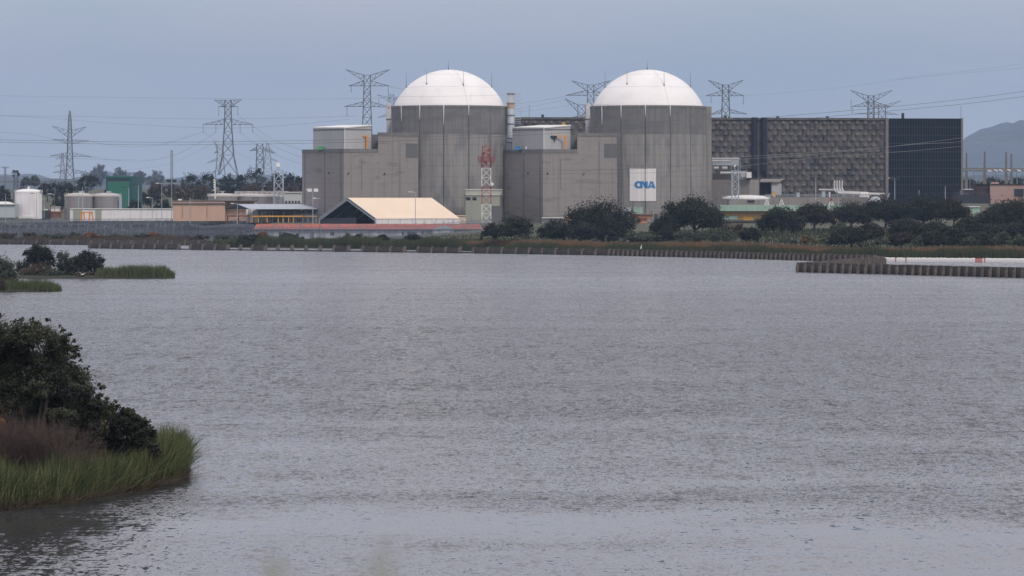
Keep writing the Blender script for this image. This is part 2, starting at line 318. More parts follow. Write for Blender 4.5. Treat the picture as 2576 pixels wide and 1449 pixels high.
# ================================================================ reactor units
ZG = 6.5
def online(a, b, px):                      # world point at px along the plan line a-b, each (px, Y)
    ax, ay = X(*a), a[1]; bx, by = X(*b), b[1]; k = (px - CX) / FPX
    t = (k * ay - ax) / ((bx - ax) - k * (by - ay)); return (ax + (bx - ax) * t, ay + (by - ay) * t)
def strip_on(mb, a, b, px0, px1, z0, z1, off=.05, th=.12):
    p, q = online(a, b, px0), online(a, b, px1); d = Vector((q[0] - p[0], q[1] - p[1])).normalized(); n = Vector((d.y, -d.x))
    if n.y > 0: n = -n
    mb.prism([(p[0] + n.x * off, p[1] + n.y * off), (q[0] + n.x * off, q[1] + n.y * off), (q[0] - n.x * th, q[1] - n.y * th), (p[0] - n.x * th, p[1] - n.y * th)], z0, z1)
RD = 21.5
def containment(cpx, Y, label, banner):
    cx = X(cpx, Y); zt = Z(265.5, Y - 15); root = empty("containment_building", (cx, Y, ZG), label, "reactor building", "twin domed reactor buildings")
    n = 720; prof = []
    r = np.full(n, RD); rr = random.Random(3)
    for k in range(0, n, 4):
        a = rr.uniform(.01, .07); r[k] -= a; r[k + 1] -= a
    seams = [-54.5 + 25 * i for i in range(15)]
    for s in seams:
        k = int(round((s - 90) / 360 * n)) % n
        for q in (-1, 0, 1): r[(k + q) % n] = RD - (.25 if q == 0 else 0)
    mb = MB(); lv = [(ZG - 2, 0), (zt - 10.5, 0), (zt - 10.5, .06), (zt - .9, .06), (zt - .9, .22), (zt, .22), (zt, -2.5)]
    cs = [(math.cos(2 * math.pi * k / n), math.sin(2 * math.pi * k / n)) for k in range(n)]
    def ring(levels):
        vs = [(cx + (r[k] + o) * cs[k][0], Y + (r[k] + o) * cs[k][1], z) for z, o in levels for k in range(n)]
        return vs, [(j * n + k, j * n + (k + 1) % n, (j + 1) * n + (k + 1) % n, (j + 1) * n + k) for j in range(len(levels) - 1) for k in range(n)]
    mb.add(*ring(lv[:2])); mb.build("drum", conc_drum, root)
    mb = MB(); mb.add(*ring([(zt - 10.5, -.05), (zt - 10.5, .07), (zt - .9, .07), (zt - .9, .25), (zt, .25), (zt, -2.6)])); mb.build("ring_beam", conc_weather, root)
    # dome: spherical cap
    rb, h = 20.6, (265.5 - 173) / FPX * Y; R = (rb * rb + h * h) / (2 * h); zc = zt + h - R; a0 = math.asin(rb / R)
    pr = [(R * math.sin(a0 * (1 - i / 28)), zc + R * math.cos(a0 * (1 - i / 28))) for i in range(28)] + [(.01, zc + R)]
    dome = MB().lathe((cx, Y), [(rb, zt - .3)] + pr, 96).build("dome", dome_white, root, smooth=True)
    for i in (9, 18):
        a = a0 * (1 - i / 28); rr_ = R * math.sin(a); z = zc + R * math.cos(a)
        MB().lathe((cx, Y), [(rr_ + .01, z - .05), (rr_ + .035, z), (rr_ - .03, z + .05)], 96).build("joint_line", shed_light, dome)
    m = MB()
    for s in (20,):
        m.path([(cx + (R * math.sin(a0 * (1 - i / 14)) + .05) * math.sin(math.radians(s)), Y - (R * math.sin(a0 * (1 - i / 14)) + .05) * math.cos(math.radians(s)), zc + .03 + R * math.cos(a0 * (1 - i / 14))) for i in range(12)], .035, 4)
    m.build("earthing_strap", shed_light, dome)
    for s in seams[:6]:
        x_, y_ = cx + (RD - .05) * math.sin(math.radians(s)), Y - (RD - .05) * math.cos(math.radians(s))
        MB().bar((x_, y_, ZG), (x_, y_, zt - 4), .07, 6).build("seam_bar", conc_dark, root)  # dark bar marking a vertical seam of the drum
        if s < 30: MB().bar((x_, y_ - .3, zt - random.uniform(3.6, 7.5)), (x_, y_ - .3, zt + .2), .05, 6, .24).build("white_streak", white_b, root)
    k = Y / FPX
    for dx, yt, yb in ((-108, 183, 219), (-55, 179, 214), (-2, 153, 174), (37, 181, 217), (107, 183, 219)):
        x_ = cx + dx * k; zf = Z(yb, Y); rad2 = R * R - (zf - zc) ** 2 - (x_ - cx) ** 2; y_ = Y - math.sqrt(max(0, rad2))
        m = MB().bar((x_, y_, zf - .4), (x_, y_, zf + (yb - yt) * k), .11, 6, .05); m.bar((x_, y_, zf - .4), (x_, y_, zf + .5), .25, 6)
        m.build("lightning_rod", steel_lat, root)
    if banner:
        R2 = RD + .18
        def onr(px, py, off=0.):          # point on the drum at px, py
            s = (X(px, Y - 20.5) - cx) / R2; a = math.asin(max(-1, min(1, s)))
            yy = Y - (R2 + off) * math.cos(a); return (cx + (R2 + off) * math.sin(a), yy, Z(py, yy))
        bt = MB(); nx = 42
        for j in range(nx + 1):
            px = 1584 + (1650 - 1584) * j / nx; wob = .04 if j % 2 else 0
            for o in (wob, -.12): bt.v += [onr(px, 424, o), onr(px, 506, o)]
        for j in range(nx):
            a = j * 4; bt.f += [(a, a + 1, a + 5, a + 4), (a + 2, a + 6, a + 7, a + 3), (a, a + 4, a + 6, a + 2), (a + 1, a + 3, a + 7, a + 5)]
        ban = bt.build("banner", banner_w, root)
        ban["label"] = "white banner with blue CNA letters hung on the drum"
        q = lambda x, y: ((2140 + x * 160 / 1449) / 1.3676, (560 + y * 160 / 1449) / 1.3676)
        def poly(mb, pts, off):
            vs = [onr(*q(x, y), off) for x, y in pts]; vb = [onr(*q(x, y), off - .05) for x, y in pts]; n = len(pts)
            mb.add(vs + vb, [tuple(range(n)), tuple(range(n, 2 * n))[::-1]] + [(i, (i + 1) % n, n + (i + 1) % n, n + i) for i in range(n)])
        def quads(mb, outer, inner, off):
            for i in range(len(outer) - 1): poly(mb, [outer[i], outer[i + 1], inner[i + 1], inner[i]], off)
        c = MB(); th = [math.radians(a) for a in range(28, 345, 12)]
        quads(c, [(505 + 122 * math.cos(t), 685 + 117 * math.sin(t)) for t in th], [(512 + 40 * math.cos(t), 688 + 58 * math.sin(t)) for t in th], .09)
        c.build("letter", logo_b, ban)
        c = MB(); poly(c, [(560, 572), (640, 572), (640, 795), (560, 795)], .1); poly(c, [(600, 572), (668, 572), (800, 795), (712, 795)], .104); poly(c, [(722, 580), (798, 580), (798, 792), (722, 792)], .1)
        c.build("letter", logo_b, ban)
        c = MB(); poly(c, [(872, 577), (912, 577), (893, 690), (845, 795), (792, 795)], .1); poly(c, [(912, 577), (958, 577), (1042, 795), (955, 795), (922, 690)], .1)
        poly(c, [(880, 715), (930, 715), (944, 765), (862, 765)], .104); poly(c, [(898, 577), (925, 577), (925, 645), (893, 645)], .104); c.build("letter", logo_b, ban)
        MB().bar(onr(1623, 423, .2), onr(1623, 507, .2), .1, 5).build("cable", bark, ban)
    return root
containment(1130, 1505, "left domed grey concrete reactor building, with no banner on its drum", False)
R2 = containment(1630, 1507, "right domed grey concrete reactor building wearing the white CNA banner", True)
mb = MB(); mb.plan([(1771, 1507), (1790, 1507), (1790, 1530), (1740, 1530), (1740, 1512)], ZG - 1, Z(268, 1507)); mb.build("buttress", conc_drum, R2)

def aux(dx, dy, label):
    o = lambda p: (p[0] + dx, p[1] + dy); Lp, Cp, Rp = o((760, 1497)), o((865, 1470)), o((1052, 1484))
    z1, z2 = Z(376.5 + (1 if dx else 0), 1470 + dy), Z(335.5 + (1 if dx else 0), 1480 + dy)
    root = empty("auxiliary_building", (X(*Cp), Cp[1] + 15, ZG), label, "building", "auxiliary buildings before the reactors")
    MB().plan([Lp, Cp, Rp, o((1046, 1512)), o((800, 1530))], ZG - 2, z1).build("wall", conc_wall, root)
    T0 = (951 + dx, 0); a = online(Cp, Rp, 951 + dx); b = (X(*Rp), Rp[1])
    MB().prism([a, b, (b[0] - 1, b[1] + 27), (a[0] + 2, a[1] + 27)], z1 - .02, z2).build("upper_block", conc_wall, root)
    MB().plan([(922 + dx, a[1] + 9), (952 + dx, a[1] + 9), (952 + dx, a[1] + 22), (922 + dx, a[1] + 22)], z1 - .02, z2 - .3).build("recess_wall", conc_weather, root)
    for px in (767, 817, 858): m = MB(); strip_on(m, Lp, Cp, px + dx - 1.6, px + dx + 1.6, ZG, z1 - .4); m.build("pilaster", conc_weather, root)
    m = MB(); strip_on(m, Cp, Rp, 1005.4 + dx, 1007 + dx, ZG + 6, z2 - 3, .04); m.build("streak", conc_weather, root)
    m = MB(); strip_on(m, Cp, Rp, 909 + dx, 910.4 + dx, ZG + 12, z1 - 3, .04); m.build("streak", pinkw if False else conc_patch, root)
    m = MB(); strip_on(m, Cp, Rp, (1021 if not dx else 1520 - 501) + dx, 1051 + dx, Z(397, 1480), Z(361, 1480), .06); m.build("cement_patch", conc_patch, root)
    m = MB(); strip_on(m, Lp, Cp, 760.4 + dx, 864.8 + dx, z1 - 1.0, z1 + .35, .15, .5); strip_on(m, Cp, Rp, 865.2 + dx, 951 + dx, z1 - 1.0, z1 + .35, .15, .5); strip_on(m, Cp, Rp, 951 + dx, 1051.8 + dx, z2 - 1.0, z2 + .3, .15, .5); m.build("coping", conc_weather, root)
    for px, py in ((802, 434), (858, 440), (777, 522), (800, 524), (845, 520)) if not dx else ():
        m = MB(); strip_on(m, Lp, Cp, px + dx - .7, px + dx + .7, Z(py + 1, 1480), Z(py - 1, 1480), .06); m.build("vent_hole", window_d, root)
    for px, py in ((914, 410), (921, 411), (948, 411), (953, 411), (1000, 376), (998, 418), (998, 433), (1004, 433), (1019, 403), (1026, 403), (1031, 433), (997, 440), (905, 421), (912, 457), (1000, 465), (960, 470), (1030, 480)) if not dx else ((1012, 425), (958, 470), (990, 477)):
        m = MB(); strip_on(m, Cp, Rp, px + dx - .6, px + dx + .6, Z(py + 1, 1480), Z(py - .8, 1480), .06); m.build("vent_hole", window_d, root)
    for px in (827, 877, 968):
        e = (Lp, Cp) if px < 865 else (Cp, Rp); c = online(*e, px + dx); zz = Z(437 + (px - 827) * .01, 1480)
        MB().bar((c[0], c[1], zz), (c[0], c[1] - .9, zz + .4), .22, 6).build("lamp_bracket", dark_m, root)
    # rooftop metal shed
    A, B, C_, D = o((788, 1491)), o((867, 1474)), o((934, 1481)), o((858, 1499)); zs = [Z(322, A[1]), Z(322, B[1]), Z(316, C_[1]), Z(316.4, D[1])]
    sh = MB().prism([(X(*q), q[1]) for q in (A, B, C_, D)], z1 - .02, [z - .15 for z in zs]).build("rooftop_shed", shed_light, root)
    pts = [(X(*q), q[1]) for q in (A, B, C_, D)]; c0 = (sum(p[0] for p in pts) / 4, sum(p[1] for p in pts) / 4)
    pts = [(c0[0] + (p[0] - c0[0]) * 1.025, c0[1] + (p[1] - c0[1]) * 1.025) for p in pts]
    MB().add([(p[0], p[1], z - .12) for p, z in zip(pts, zs)] + [(p[0], p[1], z + .28) for p, z in zip(pts, zs)], [(3, 2, 1, 0), (4, 5, 6, 7), (0, 1, 5, 4), (1, 2, 6, 5), (2, 3, 7, 6), (3, 0, 4, 7)]).build("roof", roof_white, sh)
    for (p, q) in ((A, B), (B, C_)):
        m = MB(); strip_on(m, p, q, p[0] + .3, q[0] - .3, z1 + 8.0 if False else zs[1] - .75, zs[1] - .35, .06); m.build("painted_eave_shadow", conc_patch, sh)  # darker strip below the eave stands in for its shadow
    m = MB().bar((X(*B), B[1] - .12, z1), (X(*B), B[1] - .12, zs[1] - .3), .14, 5); m.build("downpipe", white_s, sh)
    return root, z1
u1, zr = aux(0, 0, "stepped concrete auxiliary building left of the first dome, metal shed on its roof")
u2, zr2 = aux(501, 2, "stepped concrete auxiliary building between the domes, a blue box on its roof")
def crane(dx, label):
    Y = 1475; r = empty("jib_crane", (X(918 + dx, Y), Y + 4, zr), label, "crane", "orange jib cranes on the roofs")
    x0 = X(921.5 + dx, Y)
    MB().bar((x0, Y + 4, zr), (x0, Y + 4, zr + 5.0), .34, 8).build("mast", orange_s, r)
    MB().bar((x0 + .4, Y + 4, zr + 5.1), (x0 - 4, Y + 3.4, zr + 5.1), .26, 4).build("jib", orange_s, r)
    MB().box((x0 - 4.3, Y + 3.3, zr + 4.3), (2.4, 1.2, .9)).build("hoist", dark_m, r)
    MB().bar((x0 - 3.9, Y + 3.2, zr + 2.9), (x0 - 3.9, Y + 3.2, zr + 4.4), .16, 6).build("hook_block", dark_m, r)
crane(0, "orange jib crane on the left auxiliary roof beside the green box"); crane(501, "orange jib crane on the middle auxiliary roof near the second dome")
def roofbox(px0, px1, py0, py1, Y, name, m_, label, cat, D=2.2):
    b = MB().pbox(px0, px1, py0, py1, Y, D); o = b.build(name, m_); tag(o, label, cat)
    w = (X(px1, Y) - X(px0, Y)) + .25; m = MB().box((X((px0 + px1) / 2, Y), Y + D / 2, Z(py0, Y)), (w, D + .25, .14)); m.build("lid", m_, o); return o
roofbox(799.5, 812, 370, 376.4, 1483, "container", green_c, "green box on the left edge of the first auxiliary roof", "container")
roofbox(1297, 1309, 369.5, 377.4, 1485, "container", blue_c, "blue box on the left edge of the middle auxiliary roof", "container")
o = MB().bar((X(1322, 1485), 1486, zr2 + .8), (X(1343, 1485), 1486, zr2 + .8), .8, 14).build("tank", white_s, smooth=False); tag(o, "small white horizontal tank lying on the middle auxiliary roof", "tank")
MB().box((X(1333, 1485), 1486, zr2 - .01), (2.6, 1.2, .3)).build("cradle", dark_m, o)
roofbox(1494, 1503, 371, 377.4, 1482, "cabinet", pipe_blue, "pale blue cabinet beside the orange crane of the middle roof", "cabinet")
# vent stacks
def stack(px0, px1, ytop, Y, zb, label, kind):
    cx = X((px0 + px1) / 2, Y); r = (X(px1, Y) - X(px0, Y)) / 2; zt = Z(ytop, Y); root = empty("vent_stack", (cx, Y, zb), label, "vent stack", "pale vent stacks beside the domes")
    MB().lathe((cx, Y), [(r, zb), (r, zt), (r - .2, zt), (r - .2, zt - 1.5)], 28).build("pipe", pipe_blue if kind else shed_light, root, smooth=True)
    for py in ((236, 261, 290, 312, 348, 358) if kind else (300,)):
        z = Z(py, Y); MB().lathe((cx, Y), [(r, z - .2), (r + .14, z - .2), (r + .14, z + .2), (r, z + .2)], 28).build("flange", conc_weather, root)
    if kind:
        MB().lathe((cx, Y), [(r + .02, Z(273, Y)), (r + .02, Z(257, Y))], 28).build("rusty_band", rust_band, root)
        m = MB()
        for (ya, yb) in ((237, 252), (266, 314)):
            for s in (0, 2.0):
                m.bar((cx + r + .2 + s, Y, Z(yb, Y)), (cx + r + .2 + s, Y, Z(ya, Y)), .1, 4)
            k = ya
            while k <= yb: m.bar((cx + r, Y, Z(k, Y)), (cx + r + 2.2, Y, Z(k, Y)), .09, 4); k += 5
        m.bar((cx + r, Y, Z(262, Y)), (cx + r + 2.2, Y, Z(252, Y)), .12, 4); m.build("access_ladder", steel_pale, root)
    else:
        MB().lathe((cx, Y), [(r + .03, Z(274, Y)), (r + .03, Z(267, Y))], 20, math.radians(245), math.radians(290)).build("red_marking", rust_band if kind == 0 and px0 < 1000 else white_s, root)
stack(1275.5, 1294, 232, 1500, 30, "tall pale blue vent stack with a rusty band between the domes", 1)
stack(972, 984, 258.5, 1520, 38, "short vent stack with red marks left of the first dome", 0)
stack(1473, 1486, 260, 1522, 38, "short plain vent stack left of the second dome", 0)

# ================================================================ turbine hall
TA, TB, TC = (1290, 1622), (2234, 1640), (2422, 1644)
th = empty("turbine_hall", (X(*TB), TB[1] + 20, ZG), "long dark turbine hall with scalloped precast cladding and a glazed right end", "building")
ztop = Z(297.5, TB[1]); zf = Z(489, TB[1])
MB().plan([TA, TC, (2415, 1700), (1295, 1680)], ZG, ztop - .6).build("hall_body", clad, th)
# scalloped panels: every hood is a half bowl leaning out at its foot
ax, bx = X(*TA), X(*TB); wl = bx - ax; mb = MB()
def wp(u, z, o): return (ax + u, TA[1] + (TB[1] - TA[1]) * u / wl - o, z)
ch = (ztop - 1.2 - zf) / 13.0; cw = 3.36; row = 0; rr = random.Random(5)
skip = [((1893 - 1.0), 1929.5)]
while row < 14:
    z0 = ztop - .6 - row * ch; u = .4 + (cw / 2 if row % 2 else 0)
    while u < wl - cw * .6:
        px = CX + (ax + u + cw / 2) / TB[1] * FPX
        if not (1892 < px < 1931):
            w = cw * rr.choice((.27, .25)); s = rr.uniform(-.06, .06); dep = .62 + .1 * rr.random(); cx_ = u + cw / 2 + s; n = 8; top = z0 - ch * .05; hh = ch * .74
            vs = [wp(cx_, top, -.05)]
            for k in range(n + 1):
                t = math.pi * k / n; vs.append(wp(cx_ - w * math.cos(t), top - hh * .62 - hh * .38 * math.sin(t), dep * math.sin(t) ** .7 - .02))
            for k in range(n + 1):
                t = math.pi * k / n; vs.append(wp(cx_ - w * math.cos(t), top - hh * .66 - hh * .36 * math.sin(t), -.05))
            b = 1; fs = [(0, b + k, b + k + 1) for k in range(n)] + [(b + k, b + n + 1 + k, b + n + 2 + k, b + k + 1) for k in range(n)]
            mb.add(vs, fs)
            if (row + int(u / cw)) % 3 == 0:      # upright curved fin at the side
                x_ = cx_ + w * 1.2; vs = [wp(x_, top, -.02), wp(x_, top - hh * .9, -.02), wp(x_ + .25, top - hh * .7, .55), wp(x_ + .25, top - hh * .25, .5), wp(x_ + .3, top, -.02), wp(x_ + .3, top - hh * .9, -.02)]
                mb.add(vs, [(0, 1, 2, 3), (3, 2, 5, 4), (1, 5, 2), (0, 3, 4)])
        u += cw
    row += 1
mb.build("scalloped_cladding", clad, th)
m = MB(); strip_on(m, TA, TB, 1291, 2228, ztop - .8, ztop + .1, .5, .3); m.build("parapet", clad, th)
m = MB(); strip_on(m, TA, TB, 2227, 2234, ZG, ztop + .15, .9, .3); m.build("corner_pier", clad_edge, th)
for px in (1898, 1922):
    c = online(TA, TB, px); zb = Z(430, TB[1]); m = MB().bar((c[0], c[1] - 1.2, zb), (c[0], c[1] - 1.2, ztop + .2), 1.15, 12); m.bar((c[0], c[1] - 1.2, zb + .1), (c[0] + .7, c[1] - .2, zb - 2.6), 1.1, 12, .5)
    m.build("vertical_duct", duct_dark, th, smooth=False)
m = MB(); strip_on(m, TB, TC, 2236, 2417, ZG, ztop - .1, .3, .3); m.build("glass_wall", glass_dark, th)
m = MB()
for i in range(10): z = ztop - .15 - i * (ztop - zf) / 9.2; strip_on(m, TB, TC, 2236, 2417, z - .13, z + .13, .42, -.28)
for i in range(29): px = 2236 + 181 * i / 28; strip_on(m, TB, TC, px - .45, px + .45, ZG + 4, ztop - .1, .4, -.28)
m.build("mullion_grid", mullion, th)
m = MB(); strip_on(m, TB, TC, 2417.2, 2422, ZG, ztop + .1, .6, .3); m.build("corner_pier", clad_edge, th)
for px, h_ in ((2272, 2.2), (1957, .8), (1825, 1.0), (2082, .8), (1365, 1.2)):
    e = (TA, TB) if px < 2234 else (TB, TC); c = online(*e, px); MB().box((c[0], c[1] + 1.5, ztop - .7), (1.1, 1.0, h_ + .7)).build("roof_vent", dark_m, th)
c = online(TB, TC, 2418); MB().bar((c[0], c[1] + 1, ztop - .7), (c[0], c[1] + 1, ztop + 5), .09, 5).build("lightning_rod", steel_lat, th)
c = online(TA, TB, 1331); MB().bar((c[0], c[1] + 1, ztop - .7), (c[0], c[1] + 1, ztop + 5), .09, 5).build("lightning_rod", steel_lat, th)
roofbox(1414, 1422, 308, 316.5, 1500, "container", yellow_s, "small yellow box seen above the middle rooftop shed", "box", 1.5)

# ================================================================ annex right of second reactor
an = empty("annex_building", (X(1850, 1540), 1545, ZG), "low grey concrete annex right of the second dome with pipework on its roof", "building")
MB().plan([(1790, 1536), (1885, 1530), (1909, 1534), (1905, 1560), (1788, 1560)], ZG, Z(452, 1533)).build("wall", conc_wall, an)
MB().pbox(1790, 1868, 437, 453, 1545, 8).build("plant_room", clad_edge, an)
m = MB(); Y = 1531
for x0, x1, y_, r_ in ((1791, 1860, 399, .32), (1791, 1840, 405.5, .35), (1812, 1878, 435, .5), (1796, 1808, 423, .55), (1817, 1830, 423, .55)):
    m = MB().bar(P(x0, y_, Y + 6), P(x1, y_, Y + 6), r_, 10); m.build("roof_pipe", silver, an)
m = MB()
for x_ in (1791, 1840, 1857, 1862): m.bar(P(x_, 398, Y + 6), P(x_, 450, Y + 6), .12, 4)
m.bar(P(1791, 414, Y + 6), P(1862, 414, Y + 6), .12, 4); m.build("pipe_rack", steel_pale, an)
MB().pbox(1793, 1859, 401, 416, Y + 9, 3).build("duct_unit", pipe_blue, an)
o = MB().pbox(1878, 1890.5, 433, 447.5, 1528, 3).build("white_cabinet", white_s, an); MB().pbox(1864, 1878, 433, 446, 1529, 3).build("grey_cabinet", shed_light, an)
MB().box((X(1884, 1528), 1529.5, Z(452, 1533) - .02), (1.6, 2, Z(447.5, 1528) - Z(452, 1533) + .03)).build("plinth", dark_m, an)
# low domed tank and long low block
t = empty("storage_tank", (X(1868, 1500), 1500, ZG), "squat grey tank with a white shallow roof before the annex", "tank")
def tank(root, cx, Y, r, zb, zw, za, wm_, rm_, n=40, rail=True):
    MB().lathe((cx, Y), [(r, zb), (r, zw)], n).build("shell", wm_, root, smooth=True)
    rf = MB().lathe((cx, Y), [(r + .12, zw - .1), (r + .12, zw + .1)] + [(r * math.cos(a), zw + .1 + (za - zw) * math.sin(a) ** 1.0) for a in [math.pi / 2 * i / 7 for i in range(1, 7)]] + [(.02, za)], n).build("roof", rm_, root, smooth=True)
    if rail:
        m = MB(); k = 28
        for i in range(k):
            a = 2 * math.pi * i / k; b = 2 * math.pi * (i + 1) / k; p = (cx + (r + .2) * math.cos(a), Y + (r + .2) * math.sin(a)); q = (cx + (r + .2) * math.cos(b), Y + (r + .2) * math.sin(b))
            m.bar((*p, zw), (*p, zw + 1.1), .05, 4)
            for h_ in (.55, 1.1): m.bar((*p, zw + h_), (*q, zw + h_), .045, 4)
        m.build("railing", white_s, root)
    return rf
tank(t, X(1877, 1497), 1497, 8.6, ZG, Z(500, 1490), Z(491, 1490), shed_light, roof_white)
o = MB().pbox(1834, 1925, 503, 519, 1478, 14).build("concrete_block", conc_wall); tag(o, "low concrete block below the squat tank behind the green roof", "building")
MB().pbox(1881, 1898, 503.5, 508, 1477.6, 1).build("window", window_d, o)
o = MB().pbox(1923, 2184, 495.5, 518, 1500, 16).build("service_block", conc_wall); tag(o, "long low concrete block before the scalloped hall", "building")
for px in (1960, 2030, 2052, 2118): MB().pbox(px, px + 1.2, 496, 518, 1499.8, .5).build("pilaster", conc_weather, o)
MB().pbox(2118.5, 2184, 497, 518, 1499.7, .5).build("light_panel", clad_edge, o)
m = MB()
for px in range(1926, 2182, 6): m.bar(P(px, 495.5, 1500.5), P(px, 488.5, 1500.5), .06, 4)
m.bar(P(1924, 489, 1500.5), P(2182, 489, 1500.5), .06, 4); m.bar(P(1924, 492, 1500.5), P(2182, 492, 1500.5), .06, 4); m.build("railing", steel_pale, o)
for i, (a, b, c_, d, mm, nm) in enumerate(((2004, 2012, 485, 495.5, pipe_blue, "cabinet"), (2014, 2022, 486, 495.5, dark_m, "cabinet"), (1944, 1951, 484, 495.5, yellow_s, "cabinet"), (2068, 2076, 482, 495.5, pipe_blue, "cabinet"), (2086, 2089, 484, 495.5, white_s, "cabinet"))):
    roofbox(a, b, c_, d, 1506, nm, mm, ["pale blue cabinet on the long low block", "black cabinet on the long low block", "yellow cabinet at the left end of the long low block", "pale blue cabinet left of the silver pipes", "slim white cabinet just left of the silver pipes"][i], "cabinet", 1.5)
# shed with sloping roof by the annex
o = empty("lean_to_shed", (X(1945, 1560), 1560, ZG), "dark open shed with a slanted roof against the turbine hall", "shed")
MB().add([P(1911, 457, 1556), P(1960, 457, 1556), P(1972, 450, 1566), P(1915, 450, 1566), P(1911, 459, 1556), P(1960, 459, 1556), P(1972, 452, 1566), P(1915, 452, 1566)], [(0, 1, 2, 3), (7, 6, 5, 4), (0, 4, 5, 1), (1, 5, 6, 2), (2, 6, 7, 3), (3, 7, 4, 0)]).build("roof", clad_edge, o)
MB().pbox(1941, 1966, 462, 490, 1557, 6).build("side_wall", pipe_blue if False else shed_light, o)
MB().pbox(1912, 1941, 459, 490, 1562, 2).build("back_wall", dark_m, o)
# silver pipes
o = empty("silver_pipework", (X(2150, 1515), 1515, ZG), "silver insulated pipes, four risers and a long run, before the scalloped hall", "pipework")
for k in range(4):
    px = 2099 + k * 6.4; pts = [P(px + 1.2, 453, 1516), P(px, 458, 1516), P(px, 474, 1516), P(px + 3, 481, 1514), P(px + 8, 483.5, 1512)]
    MB().path(pts[:2], .1, 8, .36).path(pts[1:], .36, 8).build("riser", silver, o)
for dy, x1 in ((484, 2226), (486, 2214), (482.4, 2176)):
    MB().path([P(2108, dy, 1511 + dy % 3), P(2180, dy + 2.2, 1511 + dy % 3), P(x1, dy + 3.4, 1511 + dy % 3)], .32, 8).build("long_pipe", silver, o)
MB().path([P(2060, 477, 1516), P(2102, 478, 1516)], .3, 6).build("branch_pipe", silver, o)
for px in (2124, 2150, 2192, 2238): 
    MB().bar(P(px, 486, 1512), P(px - 5, 497, 1512), .22, 4).build("support", steel_pale, o)
for px in (2172, 2178, 2186): MB().path([P(px, 486, 1510), P(px - 5, 490, 1510), P(px - 5, 499, 1510)], .8, 8).build("elbow_pipe", tent_wall, o)
o = MB().lathe((0, 0), [(2.6, 0), (2.2, -.7), (1.2, -1.2), (.02, -1.35)], 20); o.v = [(v[0], v[2] * .8 + v[1] * 0, v[1]) for v in o.v]
c = P(2202, 512, 1492); o.v = [(v[0] + c.x, v[1] + c.y, v[2] + c.z) for v in o.v]; dish = empty("dish_antenna", (c.x, c.y + 1, Z(520, 1492)), "pale round dish antenna half hidden by the trees on the right", "antenna")
o.build("dish", pipe_blue, dish, smooth=True); MB().bar((c.x, c.y + .3, c.z), (c.x, c.y + 1, ZG), .2, 6).build("post", steel_pale, dish)
# green roofed building in front
o = empty("green_roof_building", (X(1950, 1440), 1440, ZG), "long low building with a pale green fascia and ochre wall behind the oaks", "building")
MB().pbox(1812, 2140, 516, 531, 1438, 25).build("fascia", palegreen, o)
MB().pbox(1814, 2138, 531, 553, 1440.5, 20).build("wall", ochre, o)
MB().pbox(1815, 1855, 543, 552, 1440, 1).build("green_panel", palegreen, o)
for a in range(1870, 2120, 42): MB().pbox(a, a + 24, 545, 554, 1440.2, 1).build("yellow_door", yellow_s, o)
for i, (px, lab) in enumerate(((1929, "white triangular frame right of the squat tank"), (1966, "white triangular frame in the middle of the low block"), (2091, "red and white triangular mast frame near the silver pipes"))):
    Y = 1474; h = 502 if i < 2 else 500; r = empty("triangular_frame", (X(px, Y), Y, Z(520, Y)), lab, "mast", "triangular frames on the green roof")
    mm = white_s
    for s in (-1, 1): MB().bar(P(px + s * 7, 520, Y), P(px + s * .5, h, Y), .16, 5).build("leg", mm, r)
    MB().bar(P(px, 520, Y + 3), P(px, h, Y), .14, 5).build("leg", mm, r)
    MB().bar(P(px - 4.5, 513, Y), P(px + 4.5, 513, Y), .12, 4).build("crossbar", mm, r)
    if i == 2:
        for s in (-1, 1): MB().bar(P(px + s * 2.6, 506, Y - .1), P(px + s * .2, h - 1, Y - .1), .24, 5).build("red_tip", red_s, r)
    tb = MB().pbox(px - 9, px + 9, 519.5, 522, Y - 1, 6).build("base_slab", palegreen, r)
# orange building under banner, containers
o = empty("orange_building", (X(1640, 1445), 1450, ZG), "orange rendered low building below the banner between two oaks", "building")
MB().pbox(1592, 1642, 540, 549, 1440, 14).build("wall", orange_w, o); MB().pbox(1608, 1628, 549, 566, 1441, 12).build("pillar_wall", orange_w, o); MB().pbox(1590, 1645, 537.5, 540, 1439, 16).build("roof_slab", clad_edge, o)
o = MB().pbox(1424, 1446, 541, 557, 1442, 12).build("orange_block", orange_w); tag(o, "small orange block left of the first big oak", "building"); MB().pbox(1423, 1447, 539.4, 541, 1441.5, 13).build("roof_slab", clad_edge, o)
roofbox(1568, 1588, 523, 532.5, 1462, "container", pipe_blue, "pale blue container below the banner at left", "container", 5)
roofbox(1595, 1617, 521, 538, 1462, "container", palegreen, "green container directly below the banner", "container", 5)
o = MB().pbox(1365, 1416, 549, 562, 1452, 14).build("low_shed", low_wall); tag(o, "low white roofed shed left of the first big oak", "shed"); MB().pbox(1363, 1418, 547.5, 549, 1451, 16).build("roof", roof_white, o)
o = MB().pbox(1640, 1665, 530, 556, 1464, 9).build("pump_house", conc_wall); tag(o, "small grey pump house at the foot of the bannered drum", "building"); MB().pbox(1646, 1654, 538, 556, 1463.8, 1).build("door", conc_dark, o)
